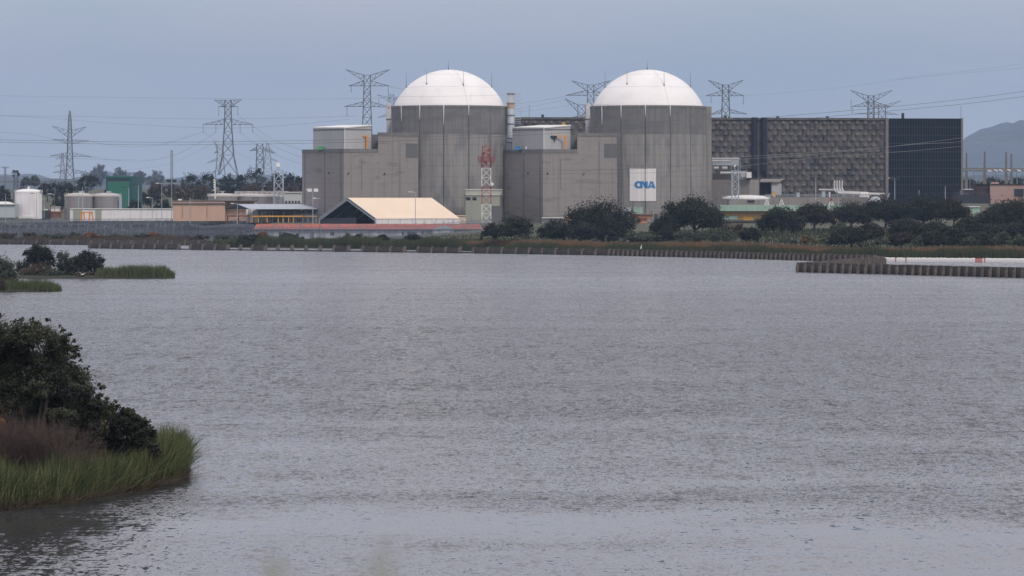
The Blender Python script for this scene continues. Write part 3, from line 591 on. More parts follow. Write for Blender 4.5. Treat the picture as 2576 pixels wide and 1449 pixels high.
# pale olive building left of comm tower
o = empty("olive_building", (X(1213, 1460), 1465, ZG), "pale olive block behind the red and white lattice tower", "building")
MB().pbox(1171, 1257, 491, 562, 1456, 14).build("wall", greenish, o); MB().pbox(1170, 1258, 489.8, 491, 1455.6, 15).build("cornice", white_s, o)
MB().pbox(1171, 1263, 477, 490, 1463, 14).build("upper_storey", greenish, o); MB().pbox(1170, 1264, 476, 477.2, 1462.6, 15).build("cornice", roof_white, o)
MB().pbox(1236, 1262, 518, 562, 1455.2, 10).build("grey_annex", conc_patch, o)
MB().pbox(1168.5, 1171, 488, 562, 1455.5, 1).build("downpipe", conc_weather, o)
o = MB().pbox(1140, 1171, 543.5, 562, 1430, 10).build("lean_to", tent_roof); tag(o, "small sand coloured lean-to at the right end of the big tent", "shed"); MB().pbox(1139, 1172, 541.8, 543.5, 1429.6, 11).build("roof", tent_roof, o)
# ================================================================ big tent
A_, B_, C_ = (946, 1388), (1157, 1410), (806, 1411)
a = Vector((X(*A_), A_[1], 0)); b = Vector((X(*B_), B_[1], 0)); c = Vector((X(*C_), C_[1], 0)); W = c - a; Ld = b - a
tent = empty("storage_tent", tuple((a + W / 2 + Ld / 2) + Vector((0, 0, 4))), "big open ended tent hall with a sand coloured roof before the first reactor", "tent")
ze = Z(550, A_[1]); zr_ = Z(497.5, (A_[1] + C_[1]) / 2); zb = 4.0
def tp(u, v, z): q = a + W * u + Ld * v; return (q.x, q.y, z)
def slab(pts, n, th=.18):
    n = Vector(n).normalized() * th; return [tuple(p) for p in pts] + [tuple(Vector(p) - n) for p in pts], [(0, 1, 2, 3), (7, 6, 5, 4), (0, 4, 5, 1), (1, 5, 6, 2), (2, 6, 7, 3), (3, 7, 4, 0)]
for s in (0, 1):
    pts = [tp(s, 0, ze), tp(s, 1, ze), tp(.5, 1, zr_), tp(.5, 0, zr_)]
    MB().add(*slab(pts, (0, 0, 1))).build("roof_membrane", tent_roof, tent)
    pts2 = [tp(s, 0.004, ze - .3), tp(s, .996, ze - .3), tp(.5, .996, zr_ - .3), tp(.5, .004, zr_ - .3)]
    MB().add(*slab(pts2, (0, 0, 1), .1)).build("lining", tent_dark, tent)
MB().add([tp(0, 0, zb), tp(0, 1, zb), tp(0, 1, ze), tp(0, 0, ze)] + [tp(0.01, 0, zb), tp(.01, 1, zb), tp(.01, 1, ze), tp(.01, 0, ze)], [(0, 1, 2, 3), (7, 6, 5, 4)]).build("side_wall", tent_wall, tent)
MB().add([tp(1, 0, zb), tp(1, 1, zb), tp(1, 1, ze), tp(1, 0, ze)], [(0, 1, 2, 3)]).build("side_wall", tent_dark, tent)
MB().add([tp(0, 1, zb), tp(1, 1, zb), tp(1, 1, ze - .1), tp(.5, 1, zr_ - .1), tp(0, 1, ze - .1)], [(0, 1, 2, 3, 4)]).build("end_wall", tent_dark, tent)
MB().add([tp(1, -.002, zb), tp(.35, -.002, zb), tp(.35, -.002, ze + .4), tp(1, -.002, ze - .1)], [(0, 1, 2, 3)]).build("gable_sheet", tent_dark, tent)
m = MB()
for s in (0, 1):
    for off in (0, -1.0):
        m.bar(tp(s, -.01, ze + off + .2), tp(.5, -.01, zr_ + off + .1), .13, 4)
    for i in range(16):
        t = i / 16; t2 = (i + .5) / 16; t3 = (i + 1) / 16; f = lambda t, o_: tp(s + (.5 - s) * t, -.01, ze + (zr_ - ze) * t + o_)
        m.bar(f(t, 0), f(t2, -1), .08, 4); m.bar(f(t2, -1), f(t3, 0), .08, 4)
m.bar(tp(0, -.01, zb), tp(0, -.01, ze), .2, 4); m.bar(tp(1, -.01, zb), tp(1, -.01, ze), .2, 4); m.build("gable_truss", steel_pale, tent)
for k in range(1, 7):
    m = MB()
    for s in (0, 1): m.bar(tp(s, k / 7, ze - .5), tp(.5, k / 7, zr_ - .5), .1, 4)
    m.build("roof_arch", steel_pale, tent)
for k in range(8): MB().bar(tp(-.002, k / 7, zb), tp(-.002, k / 7, ze), .07, 4).build("wall_post", steel_pale, tent)
# ================================================================ open canopy with yellow racks
cn_ = empty("open_canopy", (X(700, 1480), 1480, 5.5), "long open canopy with a pale grey roof left of the tent", "canopy")
gA, gB, gC = (628, 1470), (832, 1490), (565, 1492)
a = Vector((X(*gA), gA[1], 0)); b = Vector((X(*gB), gB[1], 0)); c = Vector((X(*gC), gC[1], 0)); W = c - a; Ld = b - a; ze, zr_, zb = Z(525.5, 1470), Z(513.3, 1481), 6.0
for s in (0, 1):
    pts = [tp(s, 0, ze), tp(s, 1, ze), tp(.5, 1, zr_), tp(.5, 0, zr_)]; MB().add(*slab(pts, (0, 0, 1), .15)).build("roof", shed_light if False else mat("pale grey roof sheet", (.40, .43, .48), .6, col2=(.36, .39, .44)), cn_)
MB().add([tp(0, -.001, ze), tp(1, -.001, ze), tp(.5, -.001, zr_)], [(0, 1, 2)]).build("gable", dark_m, cn_)
for k in range(8):
    for s in (.03, .97): MB().bar(tp(s, .02 + .136 * k, zb), tp(s, .02 + .136 * k, ze), .14, 4).build("column", steel_lat, cn_)
rk = empty("pallet_rack", (X(700, 1474), 1474, 6), "orange and brown storage rack under the open canopy", "rack")
MB().pbox(572, 628, 541.5, 545.5, 1472, 1).build("beam", brown_m, rk); MB().pbox(628, 798, 542.5, 545.8, 1473, 1).build("beam", yellow_s, rk)
for px in (573, 600, 630, 634, 650, 672, 700, 712, 726, 738, 762, 775, 795): MB().bar(P(px, 545, 1473.5), P(px, 560, 1473.5), .22, 4).build("upright", brown_m if px < 630 else yellow_s, rk)
MB().pbox(768, 798, 539, 542.4, 1473.2, 1).build("top_tray", dark_m, rk)
for i, (x0, x1, y0, y1, Y, mm, lab) in enumerate(((619, 682, 526, 560, 1500, white_s, "white load under the canopy near its gable"), (682, 755, 526, 563, 1503, shed_light, "grey panel wall load under the canopy middle"), (755, 806, 529, 566, 1500, white_s, "white load under the right end of the canopy"))):
    o = MB().pbox(x0, x1, y0, y1, Y, 6).build("covered_load", mm); tag(o, lab, "load", "loads stored under the canopy")
    for k in range(5): px = x0 + (x1 - x0) * (k + .5) / 5; MB().pbox(px, px + 1.0, y0 + 1, y1, Y - .1, .4).build("strap", conc_weather, o)
# ================================================================ peach building and what stands behind
o = empty("peach_building", (X(520, 1540), 1540, ZG), "peach rendered flat roofed building left of the canopy", "building")
MB().pbox(435, 566, 505, 556, 1530, 20).build("wall", peach, o); MB().pbox(434.5, 640, 504, 505.6, 1529.6, 22).build("roof_slab", clad_edge, o); MB().pbox(435, 572, 510.5, 512.8, 1529.4, 2).build("cornice_band", conc_weather, o); MB().pbox(566, 640, 505.6, 556, 1534, 16).build("rear_wall", peach, o)
for px in (458, 478, 520): MB().pbox(px, px + 1.5, 513, 548, 1529.7, 1).build("stain_strip", pinkw, o)
MB().pbox(448, 456, 500.5, 504.2, 1536, 3).build("roof_unit", white_s, o)
for i, (px, w, yt, yr, Y, lab) in enumerate(((560, 74, 494, 486.5, 1600, "sandy roofed tank behind the peach building"), (626, 66, 494, 487, 1606, "second sandy roofed tank behind the canopy apex"), (672, 78, 495, 488, 1585, "grey tank behind the middle of the canopy"))):
    r = empty("storage_tank", (X(px, Y), Y, ZG), lab, "tank", "flat tanks behind the canopy"); tank(r, X(px, Y), Y, (X(px + w / 2, Y) - X(px - w / 2, Y)) / 2, ZG, Z(yt, Y), Z(yr, Y), tank_grey, tank_roof)
    if i < 2: m = MB().bar((X(px, Y), Y, Z(yr, Y) - .1), (X(px, Y), Y, Z(yr - 5, Y)), .5, 8); m.bar((X(px, Y), Y, Z(yr - 5.5, Y)), (X(px, Y), Y, Z(yr - 4.8, Y)), 1.2, 8); m.build("roof_vent", white_s, r)
o = MB().pbox(590, 720, 481, 500, 1640, 14).build("tan_block", tank_roof); tag(o, "sandy flat block behind the tanks and canopy", "building")
for k in range(9): px = 598 + k * 13; MB().pbox(px, px + 5, 485, 489, 1639.8, .5).build("window", conc_patch, o)
o = MB().pbox(715, 758, 484.5, 511, 1560, 14).build("white_block", mat("off white panel", (.52, .54, .53), .7, vlines=(1.3, .12, .88))); tag(o, "off white panelled block against the left auxiliary building", "building"); MB().pbox(714, 759, 482.5, 484.6, 1559.5, 15).build("parapet", white_s, o)
for k in range(5): MB().pbox(718 + k * 8, 722 + k * 8, 505, 512, 1559.7, .6).build("pipe_bundle", dark_m, o)
# left side: tanks, white wall, green hall
t = empty("white_tank", (X(71.5, 1700), 1700, ZG), "tall white cylindrical tank at the far left", "tank")
Y = 1700; rt = (X(106, Y) - X(37, Y)) / 2; rf = tank(t, X(71.5, Y), Y, rt, ZG - 1, Z(484, Y), Z(475.5, Y), mat("tank white", (.8, .76, .76), .5, layers=(((.4, .4, .05), (.62, .59, .61), .4, .7),)), white_b)
MB().path([(X(71.5, Y), Y, Z(476, Y)), (X(71.5, Y), Y, Z(471.5, Y)), (X(73, Y), Y, Z(470.5, Y)), (X(74, Y), Y, Z(472.5, Y))], .4, 8).build("vent_pipe", white_b, t)
MB().bar((X(103.5, Y), Y - rt * .45, ZG), (X(103.5, Y), Y - rt * .45, Z(478, Y)), .22, 5).build("ladder", white_b, t)
for px in (37.5, 102): MB().pbox(px - 2, px + 3.5, 479, 484, Y - 3, 2).build("platform", steel_pale, t)
MB().pbox(40, 104, 544.5, 549.5, Y - rt - .6, .6).build("base_kerb", roof_white, t)
for i, (px, lab) in enumerate(((198, "grey sandy roofed tank beside the white wall"), (266.5, "grey sandy roofed tank in front of the green hall"))):
    Y = 1660; r = empty("grey_tank", (X(px, Y), Y, ZG), lab, "tank", "pair of grey tanks on the left"); tank(r, X(px, Y), Y + i * 3, (X(px + 35.5, Y) - X(px - 35.5, Y)) / 2, ZG, Z(494, Y), Z(485.5, Y), tank_grey, tank_roof)
    m = MB().pbox(px + 1, px + 12, 481, 486, Y, 2); m.build("roof_platform", steel_pale, r)
MB().pbox(300, 306, 493, 526, 1658, 1).build("stair_tower", steel_pale, r)
o = empty("white_wall_building", (X(305, 1610), 1610, 5), "long white walled building along the far left tank yard", "building")
MB().pbox(176, 437, 525.5, 556, 1600, 12).build("wall", white_p, o); MB().pbox(175.5, 437.5, 524.5, 525.8, 1599.6, 13).build("parapet", white_b, o)
for a_, b_ in ((184, 207), (240, 255)): MB().pbox(a_, b_, 527, 554, 1599.8, .5).build("stained_panel", greenish, o)
o = empty("gantry_frame", (X(218, 1580), 1580, 4), "orange portal frame before the white wall", "gantry")
MB().pbox(204, 233, 532.5, 535.5, 1581, 1).build("beam", orange_s, o)
for p, q in ((206, 202), (211, 213), (226, 224), (231, 235)): MB().bar(P(p, 535, 1581.5), P(q, 557, 1581.5), .35, 4).build("leg", orange_s, o)
o = empty("green_hall", (X(310, 1800), 1810, 9), "tall dark green metal hall with a lighter green door", "building")
Y = 1790; MB().plan([(266.5, Y), (333, Y - 2), (357.5, Y + 14), (290, Y + 22)], 7, Z(444, Y)).build("cladding", green_d, o)
m = MB(); strip_on(m, (266.5, Y), (333, Y - 2), 271, 325, 7.5, Z(455, Y), .12); m.build("door", green_l, o); m = MB(); strip_on(m, (266.5, Y), (333, Y - 2), 271, 325, Z(455, Y), Z(450, Y), .2); m.build("painted_canopy_shadow", window_d, o)  # dark strip above the door is painted in as shade
m = MB(); strip_on(m, (266.5, Y), (333, Y - 2), 266, 333.4, Z(446.5, Y), Z(443, Y), .25); m.build("fascia", green_l, o)
o = MB().pbox(-40, 37, 513, 547, 1680, 14).build("low_building", mat("pale aqua sheet", (.42, .48, .5), .6, vlines=(1.5, .1, .88))); tag(o, "low pale building at the left edge behind the white tank", "building"); 
MB().add([P(-40, 507, 1680), P(20, 507, 1680), P(40, 514, 1679), P(-42, 514, 1679), P(-40, 507.5, 1694), P(20, 507.5, 1694), P(40, 514, 1695), P(-42, 514, 1695)], [(0, 3, 2, 1), (0, 1, 5, 4), (1, 2, 6, 5), (4, 5, 6, 7)]).build("roof", roof_white, o)
o = MB().pbox(106, 124, 529, 553, 1640, 5).build("truck_body", dark_m); tag(o, "dark truck right of the white tank", "truck"); MB().pbox(109, 118, 526, 529.2, 1640.5, 4).build("cab_roof", white_s, o)
for px in (109, 115, 121): MB().bar(P(px, 552, 1640), P(px, 552, 1639.4), .7, 10).build("wheel", window_d, o)
o = MB().pbox(124, 150, 533, 548, 1645, 6).build("spoil_skip", brown_m); tag(o, "rusty brown skip right of the white tank", "skip"); MB().pbox(123, 151, 531.5, 533.2, 1644.6, 6.8).build("rim", orange_w, o)
o = MB().pbox(129, 149, 521, 531, 1655, 6).build("white_cabin", tent_wall); tag(o, "small white cabin behind the rusty skip", "cabin"); MB().pbox(128, 150, 519.8, 521.2, 1654.5, 7).build("roof", roof_white, o)
# right side: pink building, brown building, beams
o = empty("pink_building", (X(2545, 1560), 1560, 5.5), "pinkish brown flat roofed building at the right edge", "building")
MB().pbox(2491, 2640, 464, 512, 1550, 20).build("wall", pinkw, o); MB().pbox(2490.5, 2641, 462.6, 464.2, 1549.5, 21).build("parapet", dark_m, o); MB().pbox(2552, 2575, 475, 494, 1549.7, .6).build("window", window_d, o); MB().pbox(2494, 2513, 458, 463, 1556, 5).build("roof_room", pinkw, o)
MB().pbox(2583, 2586, 475, 496, 1549.8, .5).build("window", window_d, o)
for px in (2582, 2579): MB().pbox(px, px + .8, 474, 500, 1549.6, .5).build("downpipe", dark_m, o)
o = MB().pbox(2457, 2491, 464, 500, 1552, 18).build("brown_building", brownw); tag(o, "dark brown building between the glazed hall and the pink building", "building"); MB().pbox(2456.6, 2491.4, 462.9, 464.2, 1551.6, 19).build("parapet", dark_m, o)
o = MB().pbox(2423, 2457, 478, 500, 1558, 12).build("grey_block", mat("greyish mauve wall", (.24, .22, .23), .8)); tag(o, "small grey block in the gap right of the glazed wall", "building")
for px in (2440, 2448): MB().pbox(px, px + 2, 486, 494, 1557.8, .5).build("window", window_d, o)
MB().pbox(2423, 2449, 475.5, 477.2, 1556, 3).build("canopy", white_s, o)
o = MB().pbox(2400, 2492, 490, 512, 1536, 8).build("dark_plinth", dark_m); tag(o, "dark low plinth wall under the glazed corner", "wall"); m = MB()
for px in range(2402, 2490, 8): m.bar(P(px, 490, 1536.5), P(px, 485, 1536.5), .06, 4)
m.bar(P(2402, 485, 1536.5), P(2490, 485, 1536.5), .06, 4); m.build("railing", steel_lat, o)
o = MB().pbox(2424, 2465, 520.5, 537, 1400, 8).build("pale_green_hut", palegreen); tag(o, "pale green hut showing through the gap in the right hand oaks", "hut"); MB().pbox(2423, 2466, 519, 520.8, 1399.5, 9).build("roof", roof_white, o); MB().pbox(2435, 2440, 513, 519.4, 1402, 2).build("chimney", clad_edge, o)
# switchyard gantry
o = empty("switchyard_gantry", (X(2480, 1750), 1750, 7), "concrete switchyard gantry with four tall posts at the right edge", "gantry")
for px, yt, w in ((2431, 385, 2.6), (2477, 381, 3.4), (2531, 383, 3.0), (2544, 386, 3.0)):
    for s in (-1, 1): MB().bar(P(px + s * w, 505, 1750), P(px + s * .4, yt, 1750), .55, 4, .3).build("post", clad_edge, o)
for py, r_ in ((424, .45), (429, .45)): MB().bar(P(2418, py, 1750), P(2650, py + .8, 1750), r_, 4).build("beam", clad_edge, o)
for px in (2427, 2450, 2470, 2489, 2505, 2517, 2538, 2563): MB().bar(P(px - 4, 427 + px % 3, 1748), P(px + 5, 430 + px % 2, 1748), .3, 6).build("insulator_string", glass_ins if px < 2480 else white_s, o)
for px in (2449, 2505, 2557): MB().bar(P(px, 430, 1748), P(px + .5, 466, 1748), .12, 4).build("drop_line", steel_lat, o)
for px in (2440, 2456, 2508, 2559):
    q = MB().bar(P(px, 500, 1720), P(px, 446, 1720), .12, 5, .07).build("surge_pole", steel_pale); tag(q, {2440: "thin pale pole close to the first gantry post", 2456: "thin pale pole between the first two gantry posts", 2508: "thin pale pole between the middle gantry posts", 2559: "thin pale pole right of the last gantry post"}[px], "pole", "thin poles in the switchyard")
# ================================================================ red roofed house row
hs = empty("red_roof_house", (X(975, 1340), 1345, 2), "long low white walled house with a red roof behind the front fence", "house")
Y = 1338
MB().pbox(640, 1212, 577, 602, Y, 8).build("wall", low_wall, hs)
MB().add([P(636, 577.5, Y - .8), P(1216, 577.5, Y - .8), P(1206, 563, Y + 5), P(646, 563, Y + 5), P(636, 577.5, Y + 10), P(1216, 577.5, Y + 10)], [(0, 1, 2, 3), (3, 2, 5, 4), (0, 3, 4), (1, 5, 2), (0, 4, 5, 1)]).build("roof", redroof, hs)
MB().pbox(636, 1216, 576.5, 578.2, Y - 1, .3).build("gutter", conc_dark, hs)
for px0, px1, a_, b_, mm in ((702, 716, 584, 600, window_d), (745, 752, 586, 592, window_d), (780, 790, 584, 600, conc_patch), (830, 841, 584, 592, window_d), (868, 880, 584, 600, conc_patch), (905, 915, 585, 593, conc_patch), (935, 955, 583, 600, low_wall), (1011, 1016, 583, 592, window_d), (1025, 1048, 583, 594, window_d), (1060, 1066, 582, 601, conc_patch), (1098, 1110, 584, 588, window_d), (1112, 1117, 583, 600, window_d), (1150, 1160, 590, 601, window_d), (1190, 1200, 585, 596, conc_patch)):
    MB().pbox(px0, px1, a_, b_, Y - .15, .3).build("window" if b_ < 597 else "door", mm, hs)
o = empty("gabled_annex", (X(1125, 1332), 1333, 2), "small grey gabled annex in front of the red roofed house", "house")
MB().pbox(1088, 1142, 576.5, 603, 1333, 4).build("wall", low_wall, o)
MB().add([P(1084, 577, 1332.5), P(1146, 577, 1332.5), P(1116, 566.5, 1332.5), P(1084, 577, 1338), P(1146, 577, 1338), P(1116, 566.5, 1338)], [(0, 1, 2), (0, 2, 5, 3), (1, 4, 5, 2), (5, 4, 3)]).build("roof", pipe_blue, o); MB().pbox(1120, 1130, 585, 602, 1332.8, .3).build("door", window_d, o)
# ================================================================ pylons
def lattice(mb, cx, cy, lv, r, diag=True):
    """lv: (z, half width) from foot to top; square plan"""
    for (z0, w0), (z1, w1) in zip(lv, lv[1:]):
        n = max(1, round((z1 - z0) / max(1.2, (w0 + w1)) / 1.15))
        for i in range(n):
            ta, tb = i / n, (i + 1) / n; za, zb = z0 + (z1 - z0) * ta, z0 + (z1 - z0) * tb; wa, wb = w0 + (w1 - w0) * ta, w0 + (w1 - w0) * tb
            ca = [(cx + sx * wa, cy + sy * wa, za) for sx, sy in ((-1, -1), (1, -1), (1, 1), (-1, 1))]; cb = [(cx + sx * wb, cy + sy * wb, zb) for sx, sy in ((-1, -1), (1, -1), (1, 1), (-1, 1))]
            for k in range(4):
                mb.bar(ca[k], cb[k], r * 1.5)
                k2 = (k + 1) % 4; mb.bar(ca[k], cb[k2], r * .8); mb.bar(ca[k2], cb[k], r * .8); mb.bar(cb[k], cb[k2], r * .8)
def pylon(px, Y, yb, body, arms, label, ins=(), m=None, r=.13, depth=1.0):
    m = m or steel_lat; k = Y / FPX; cx = X(px, Y); base = Z(yb, Y); root = empty("pylon", (cx, Y, base), label, "pylon", "lattice pylons carrying the power lines")
    lv = sorted([(Z(y, Y), w * k) for y, w in body]); mb = MB(); lattice(mb, cx, Y, lv, r); mb.build("tower_body", m, root)
    def wid(z):
        for (a, u), (b, v) in zip(lv, lv[1:]):
            if a <= z <= b: return u + (v - u) * (z - a) / (b - a)
        return lv[-1][1] if z > lv[-1][0] else lv[0][1]
    for yt, yo, xt, ytip in arms:             # root top, root bottom, tip x, tip y
        s = -1 if xt < px else 1; zt, zo = Z(yt, Y), Z(yo, Y); tip = (X(xt, Y), Y, Z(ytip, Y)); mb = MB()
        R_ = [(cx + s * wid(z) * .98, Y + q * min(wid(z), 2.2) * .9, z) for z in (zt, zo) for q in (-1, 1)]
        n = max(3, int(abs(tip[0] - R_[0][0]) / 2.2))
        for p in R_: mb.bar(p, tip, r)
        L3 = lambda p, t: tuple(p[i] + (tip[i] - p[i]) * t for i in range(3))
        for i in range(n):
            for a, b in ((0, 2), (1, 3)):
                mb.bar(L3(R_[a], i / n), L3(R_[b], (i + .6) / n), r * .6); mb.bar(L3(R_[b], (i + .6) / n), L3(R_[a], (i + 1) / n), r * .6)
        mb.build("crossarm", m, root)
    for x_, ya, yb_ in ins:
        q = MB().bar(P(x_, ya, Y), P(x_, yb_, Y), .12, 5); q.bar(P(x_ - 1.2, yb_, Y), P(x_ + 1.2, yb_, Y), .2, 4); q.build("insulator_string", glass_ins, root)
    return root
pylon(175.6, 2200, 472, [(279, 1), (300, 3.4), (350, 8.5 * .6), (380, 6.2), (430, 8.5), (472, 13)], [(328, 345, 131.6, 317), (328, 345, 217, 319), (351, 362, 135, 350), (351, 362, 222, 354), (384, 394, 127, 392), (384, 394, 229, 394), (426, 436, 133, 434), (426, 436, 226, 435)], "pointed lattice pylon with four pairs of arms left of the green hall", [(135, 350, 353), (222, 354, 357), (127, 392, 395), (229, 394, 397)])
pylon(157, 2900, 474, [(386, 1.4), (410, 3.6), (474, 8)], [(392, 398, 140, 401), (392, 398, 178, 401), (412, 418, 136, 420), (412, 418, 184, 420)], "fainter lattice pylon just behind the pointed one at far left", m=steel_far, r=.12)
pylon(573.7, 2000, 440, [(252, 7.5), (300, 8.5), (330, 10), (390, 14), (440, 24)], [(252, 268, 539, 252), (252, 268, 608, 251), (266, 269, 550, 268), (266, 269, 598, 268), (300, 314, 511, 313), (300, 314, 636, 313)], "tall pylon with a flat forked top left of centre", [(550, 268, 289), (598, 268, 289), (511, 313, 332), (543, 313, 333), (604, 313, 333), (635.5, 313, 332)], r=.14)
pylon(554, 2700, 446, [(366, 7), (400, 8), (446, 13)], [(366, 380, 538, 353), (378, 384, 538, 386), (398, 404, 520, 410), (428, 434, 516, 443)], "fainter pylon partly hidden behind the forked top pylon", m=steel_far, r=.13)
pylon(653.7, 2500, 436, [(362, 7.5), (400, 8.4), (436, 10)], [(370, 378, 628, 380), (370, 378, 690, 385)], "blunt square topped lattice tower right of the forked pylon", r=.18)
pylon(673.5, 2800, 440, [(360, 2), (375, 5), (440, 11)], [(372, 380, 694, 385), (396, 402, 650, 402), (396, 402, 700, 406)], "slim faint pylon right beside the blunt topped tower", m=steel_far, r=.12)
VT = lambda c, tl, tr, yt, yb, l2, r2, y2: [(yb, yb + 16, tl, yt), (yb, yb + 16, tr, yt), (y2 - 13, y2, l2, y2), (y2 - 13, y2, r2, y2)]
pylon(923.5, 1760, 345, [(189, 8), (216, 8), (270, 9.5), (345, 12.5)], VT(923.5, 870, 980, 175, 189, 877, 979, 216) + [(256, 268, 866, 268), (256, 268, 984, 270)], "big V topped pylon standing left of the first dome", [(883.5, 217, 231), (977, 217, 262), (873, 268, 291)], r=.14)
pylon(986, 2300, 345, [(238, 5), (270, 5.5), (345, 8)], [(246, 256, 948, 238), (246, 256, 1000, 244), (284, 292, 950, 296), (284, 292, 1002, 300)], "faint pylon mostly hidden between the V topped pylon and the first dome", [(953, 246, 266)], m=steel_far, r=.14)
pylon(1486, 1780, 345, [(214, 7.5), (345, 10)], VT(1486, 1438, 1536, 203, 214, 1423, 1530, 240) + [(283, 292, 1440, 300), (283, 292, 1530, 300)], "V topped pylon standing just left of the second dome", r=.14)
pylon(1463, 1950, 345, [(264, 9), (345, 11)], [(264, 282, 1421, 248), (292, 302, 1410, 302)], "low pylon with one slanting arm left of the second vent stack", r=.15)
pylon(1825.5, 1780, 345, [(213.5, 7.5), (250, 8.6), (345, 11.5)], VT(1825.5, 1781, 1870, 201.5, 213.5, 1776, 1872, 241) + [(275, 284, 1782, 290), (275, 284, 1880, 287)], "V topped pylon above the scalloped hall right of the second dome", [(1789, 242, 258), (1870, 242, 262)], m=steel_lat, r=.14)
pylon(2191, 1790, 345, [(240.7, 7), (345, 9)], VT(2191, 2139, 2245.6, 227, 240.7, 2144, 2240, 268), "V topped pylon behind the right part of the turbine hall", [(2144, 268, 284), (2141, 250, 272)], m=steel_lat, r=.12)
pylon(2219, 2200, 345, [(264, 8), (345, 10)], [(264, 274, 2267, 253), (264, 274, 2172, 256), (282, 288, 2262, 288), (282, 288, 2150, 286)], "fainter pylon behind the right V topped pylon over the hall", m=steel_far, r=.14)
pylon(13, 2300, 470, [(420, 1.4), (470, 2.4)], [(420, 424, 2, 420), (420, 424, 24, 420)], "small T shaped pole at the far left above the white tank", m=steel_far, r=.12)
for px, yt, Y, lab in ((40, 432, 2000, "lattice floodlight tower full of lamps left of the white tank"),):
    r = empty("floodlight_tower", (X(px, Y), Y, 8), lab, "tower"); m = MB(); lattice(m, X(px, Y), Y, [(8, 1.1), (Z(yt, Y), .9)], .12); m.build("mast", steel_lat, r)
    for dx, y_ in ((-8, 437), (6, 438), (-6, 445), (7, 444), (0, 434), (-5, 432), (4, 433), (8, 440)): MB().box((X(px + dx, Y), Y - 1, Z(y_, Y)), (1.1, .6, .9)).build("floodlight", dark_m if dx != -8 else steel_far, r)
# communication tower red/white
Y = 1425; ct = empty("communication_tower", (X(1223.5, Y), Y, 6.5), "red and white lattice communication tower before the first dome", "tower")
for y0, y1, mm in ((561, 514, white_s), (514, 469, red_s), (469, 423, white_s), (423, 396, red_s), (396, 368, red_s)):
    m = MB(); a = MB(); lattice(m, X(1223.5, Y), Y, [(Z(y0, Y), 11.4 * Y / FPX), (Z(y1, Y), 11.2 * Y / FPX)] if y0 > 396 else [(Z(y0, Y), 10.5 * Y / FPX), (Z(y1, Y), 10 * Y / FPX)], .12); m.build("lattice_section", mm, ct)
m = MB(); c = P(1223.5, 405, Y); w = 20.5 * Y / FPX
for y_ in (405, 400, 395): 
    for i in range(8):
        a, b = math.pi / 4 * i, math.pi / 4 * (i + 1); m.bar((c.x + w * math.cos(a), Y + w * math.sin(a), Z(y_, Y)), (c.x + w * math.cos(b), Y + w * math.sin(b), Z(y_, Y)), .15)
for i in range(16):
    a = math.pi / 8 * i; m.bar((c.x + w * math.cos(a), Y + w * math.sin(a), Z(405.5, Y)), (c.x + w * math.cos(a), Y + w * math.sin(a), Z(395, Y)), .1)
    if i % 2 == 0: m.bar((c.x + w * math.cos(a), Y + w * math.sin(a), Z(405, Y)), (c.x + w * .5 * math.cos(a), Y + w * .5 * math.sin(a), Z(420, Y)), .13)
m.build("platform", red_s, ct)
for dx, y_, mm in ((-6, 386, red_s), (5, 390, red_s), (15, 463, white_s), (-4, 408, red_s), (6, 378, red_s)): q = P(1223.5 + dx, y_, Y - 2); MB().bar((q.x, q.y - .6, q.z), (q.x, q.y + .5, q.z), .55, 12, .3).build("antenna_drum", mm, ct)
MB().bar(P(1223.5, 368, Y), P(1223.5, 362, Y), .1, 5).build("rod", red_s, ct)
for px, yt, yb, Y, w, lab in ((1849.5, 429, 492, 1484, 8.6, "pale blue lattice tower before the annex roof"), (701, 429, 489, 1575, 11.5, "pale blue lattice tower with a white lamp behind the canopy")):
    r = empty("lattice_tower", (X(px, Y), Y, 6.5), lab, "tower", "pale blue lattice towers"); m = MB(); lattice(m, X(px, Y), Y, [(6.5, w * Y / FPX), (Z(yt, Y), w * Y / FPX * .95)], .16); m.build("mast", steel_pale, r)
    if px < 800:
        m = MB(); lattice(m, X(700, Y), Y, [(Z(yt, Y), .7), (Z(420, Y), .6)], .1); m.build("top_mast", steel_pale, r); q = P(699, 419.5, Y); MB().bar((q.x, q.y, q.z), (q.x, q.y, q.z + 1.6), .85, 10, .6).build("lamp_housing", white_b, r)
    else: MB().bar(P(1847, 420, Y), P(1851, 415.5, Y), .28, 6).build("antenna", white_b, r); MB().bar(P(1849, 429, Y), P(1848, 420, Y), .14, 5).build("antenna_post", steel_pale, r)
r = empty("white_vent_mast", (X(541, 1560), 1560, 6.5), "white mast with stacked floodlights behind the peach building", "mast"); Y = 1560
MB().bar(P(541, 500, Y), P(541, 452, Y), .28, 8, .2).build("pole", white_s, r)
for y_ in (453, 459, 465, 471, 478): MB().bar(P(537, y_, Y), P(541, y_, Y), .28, 6).build("lamp", white_b, r)
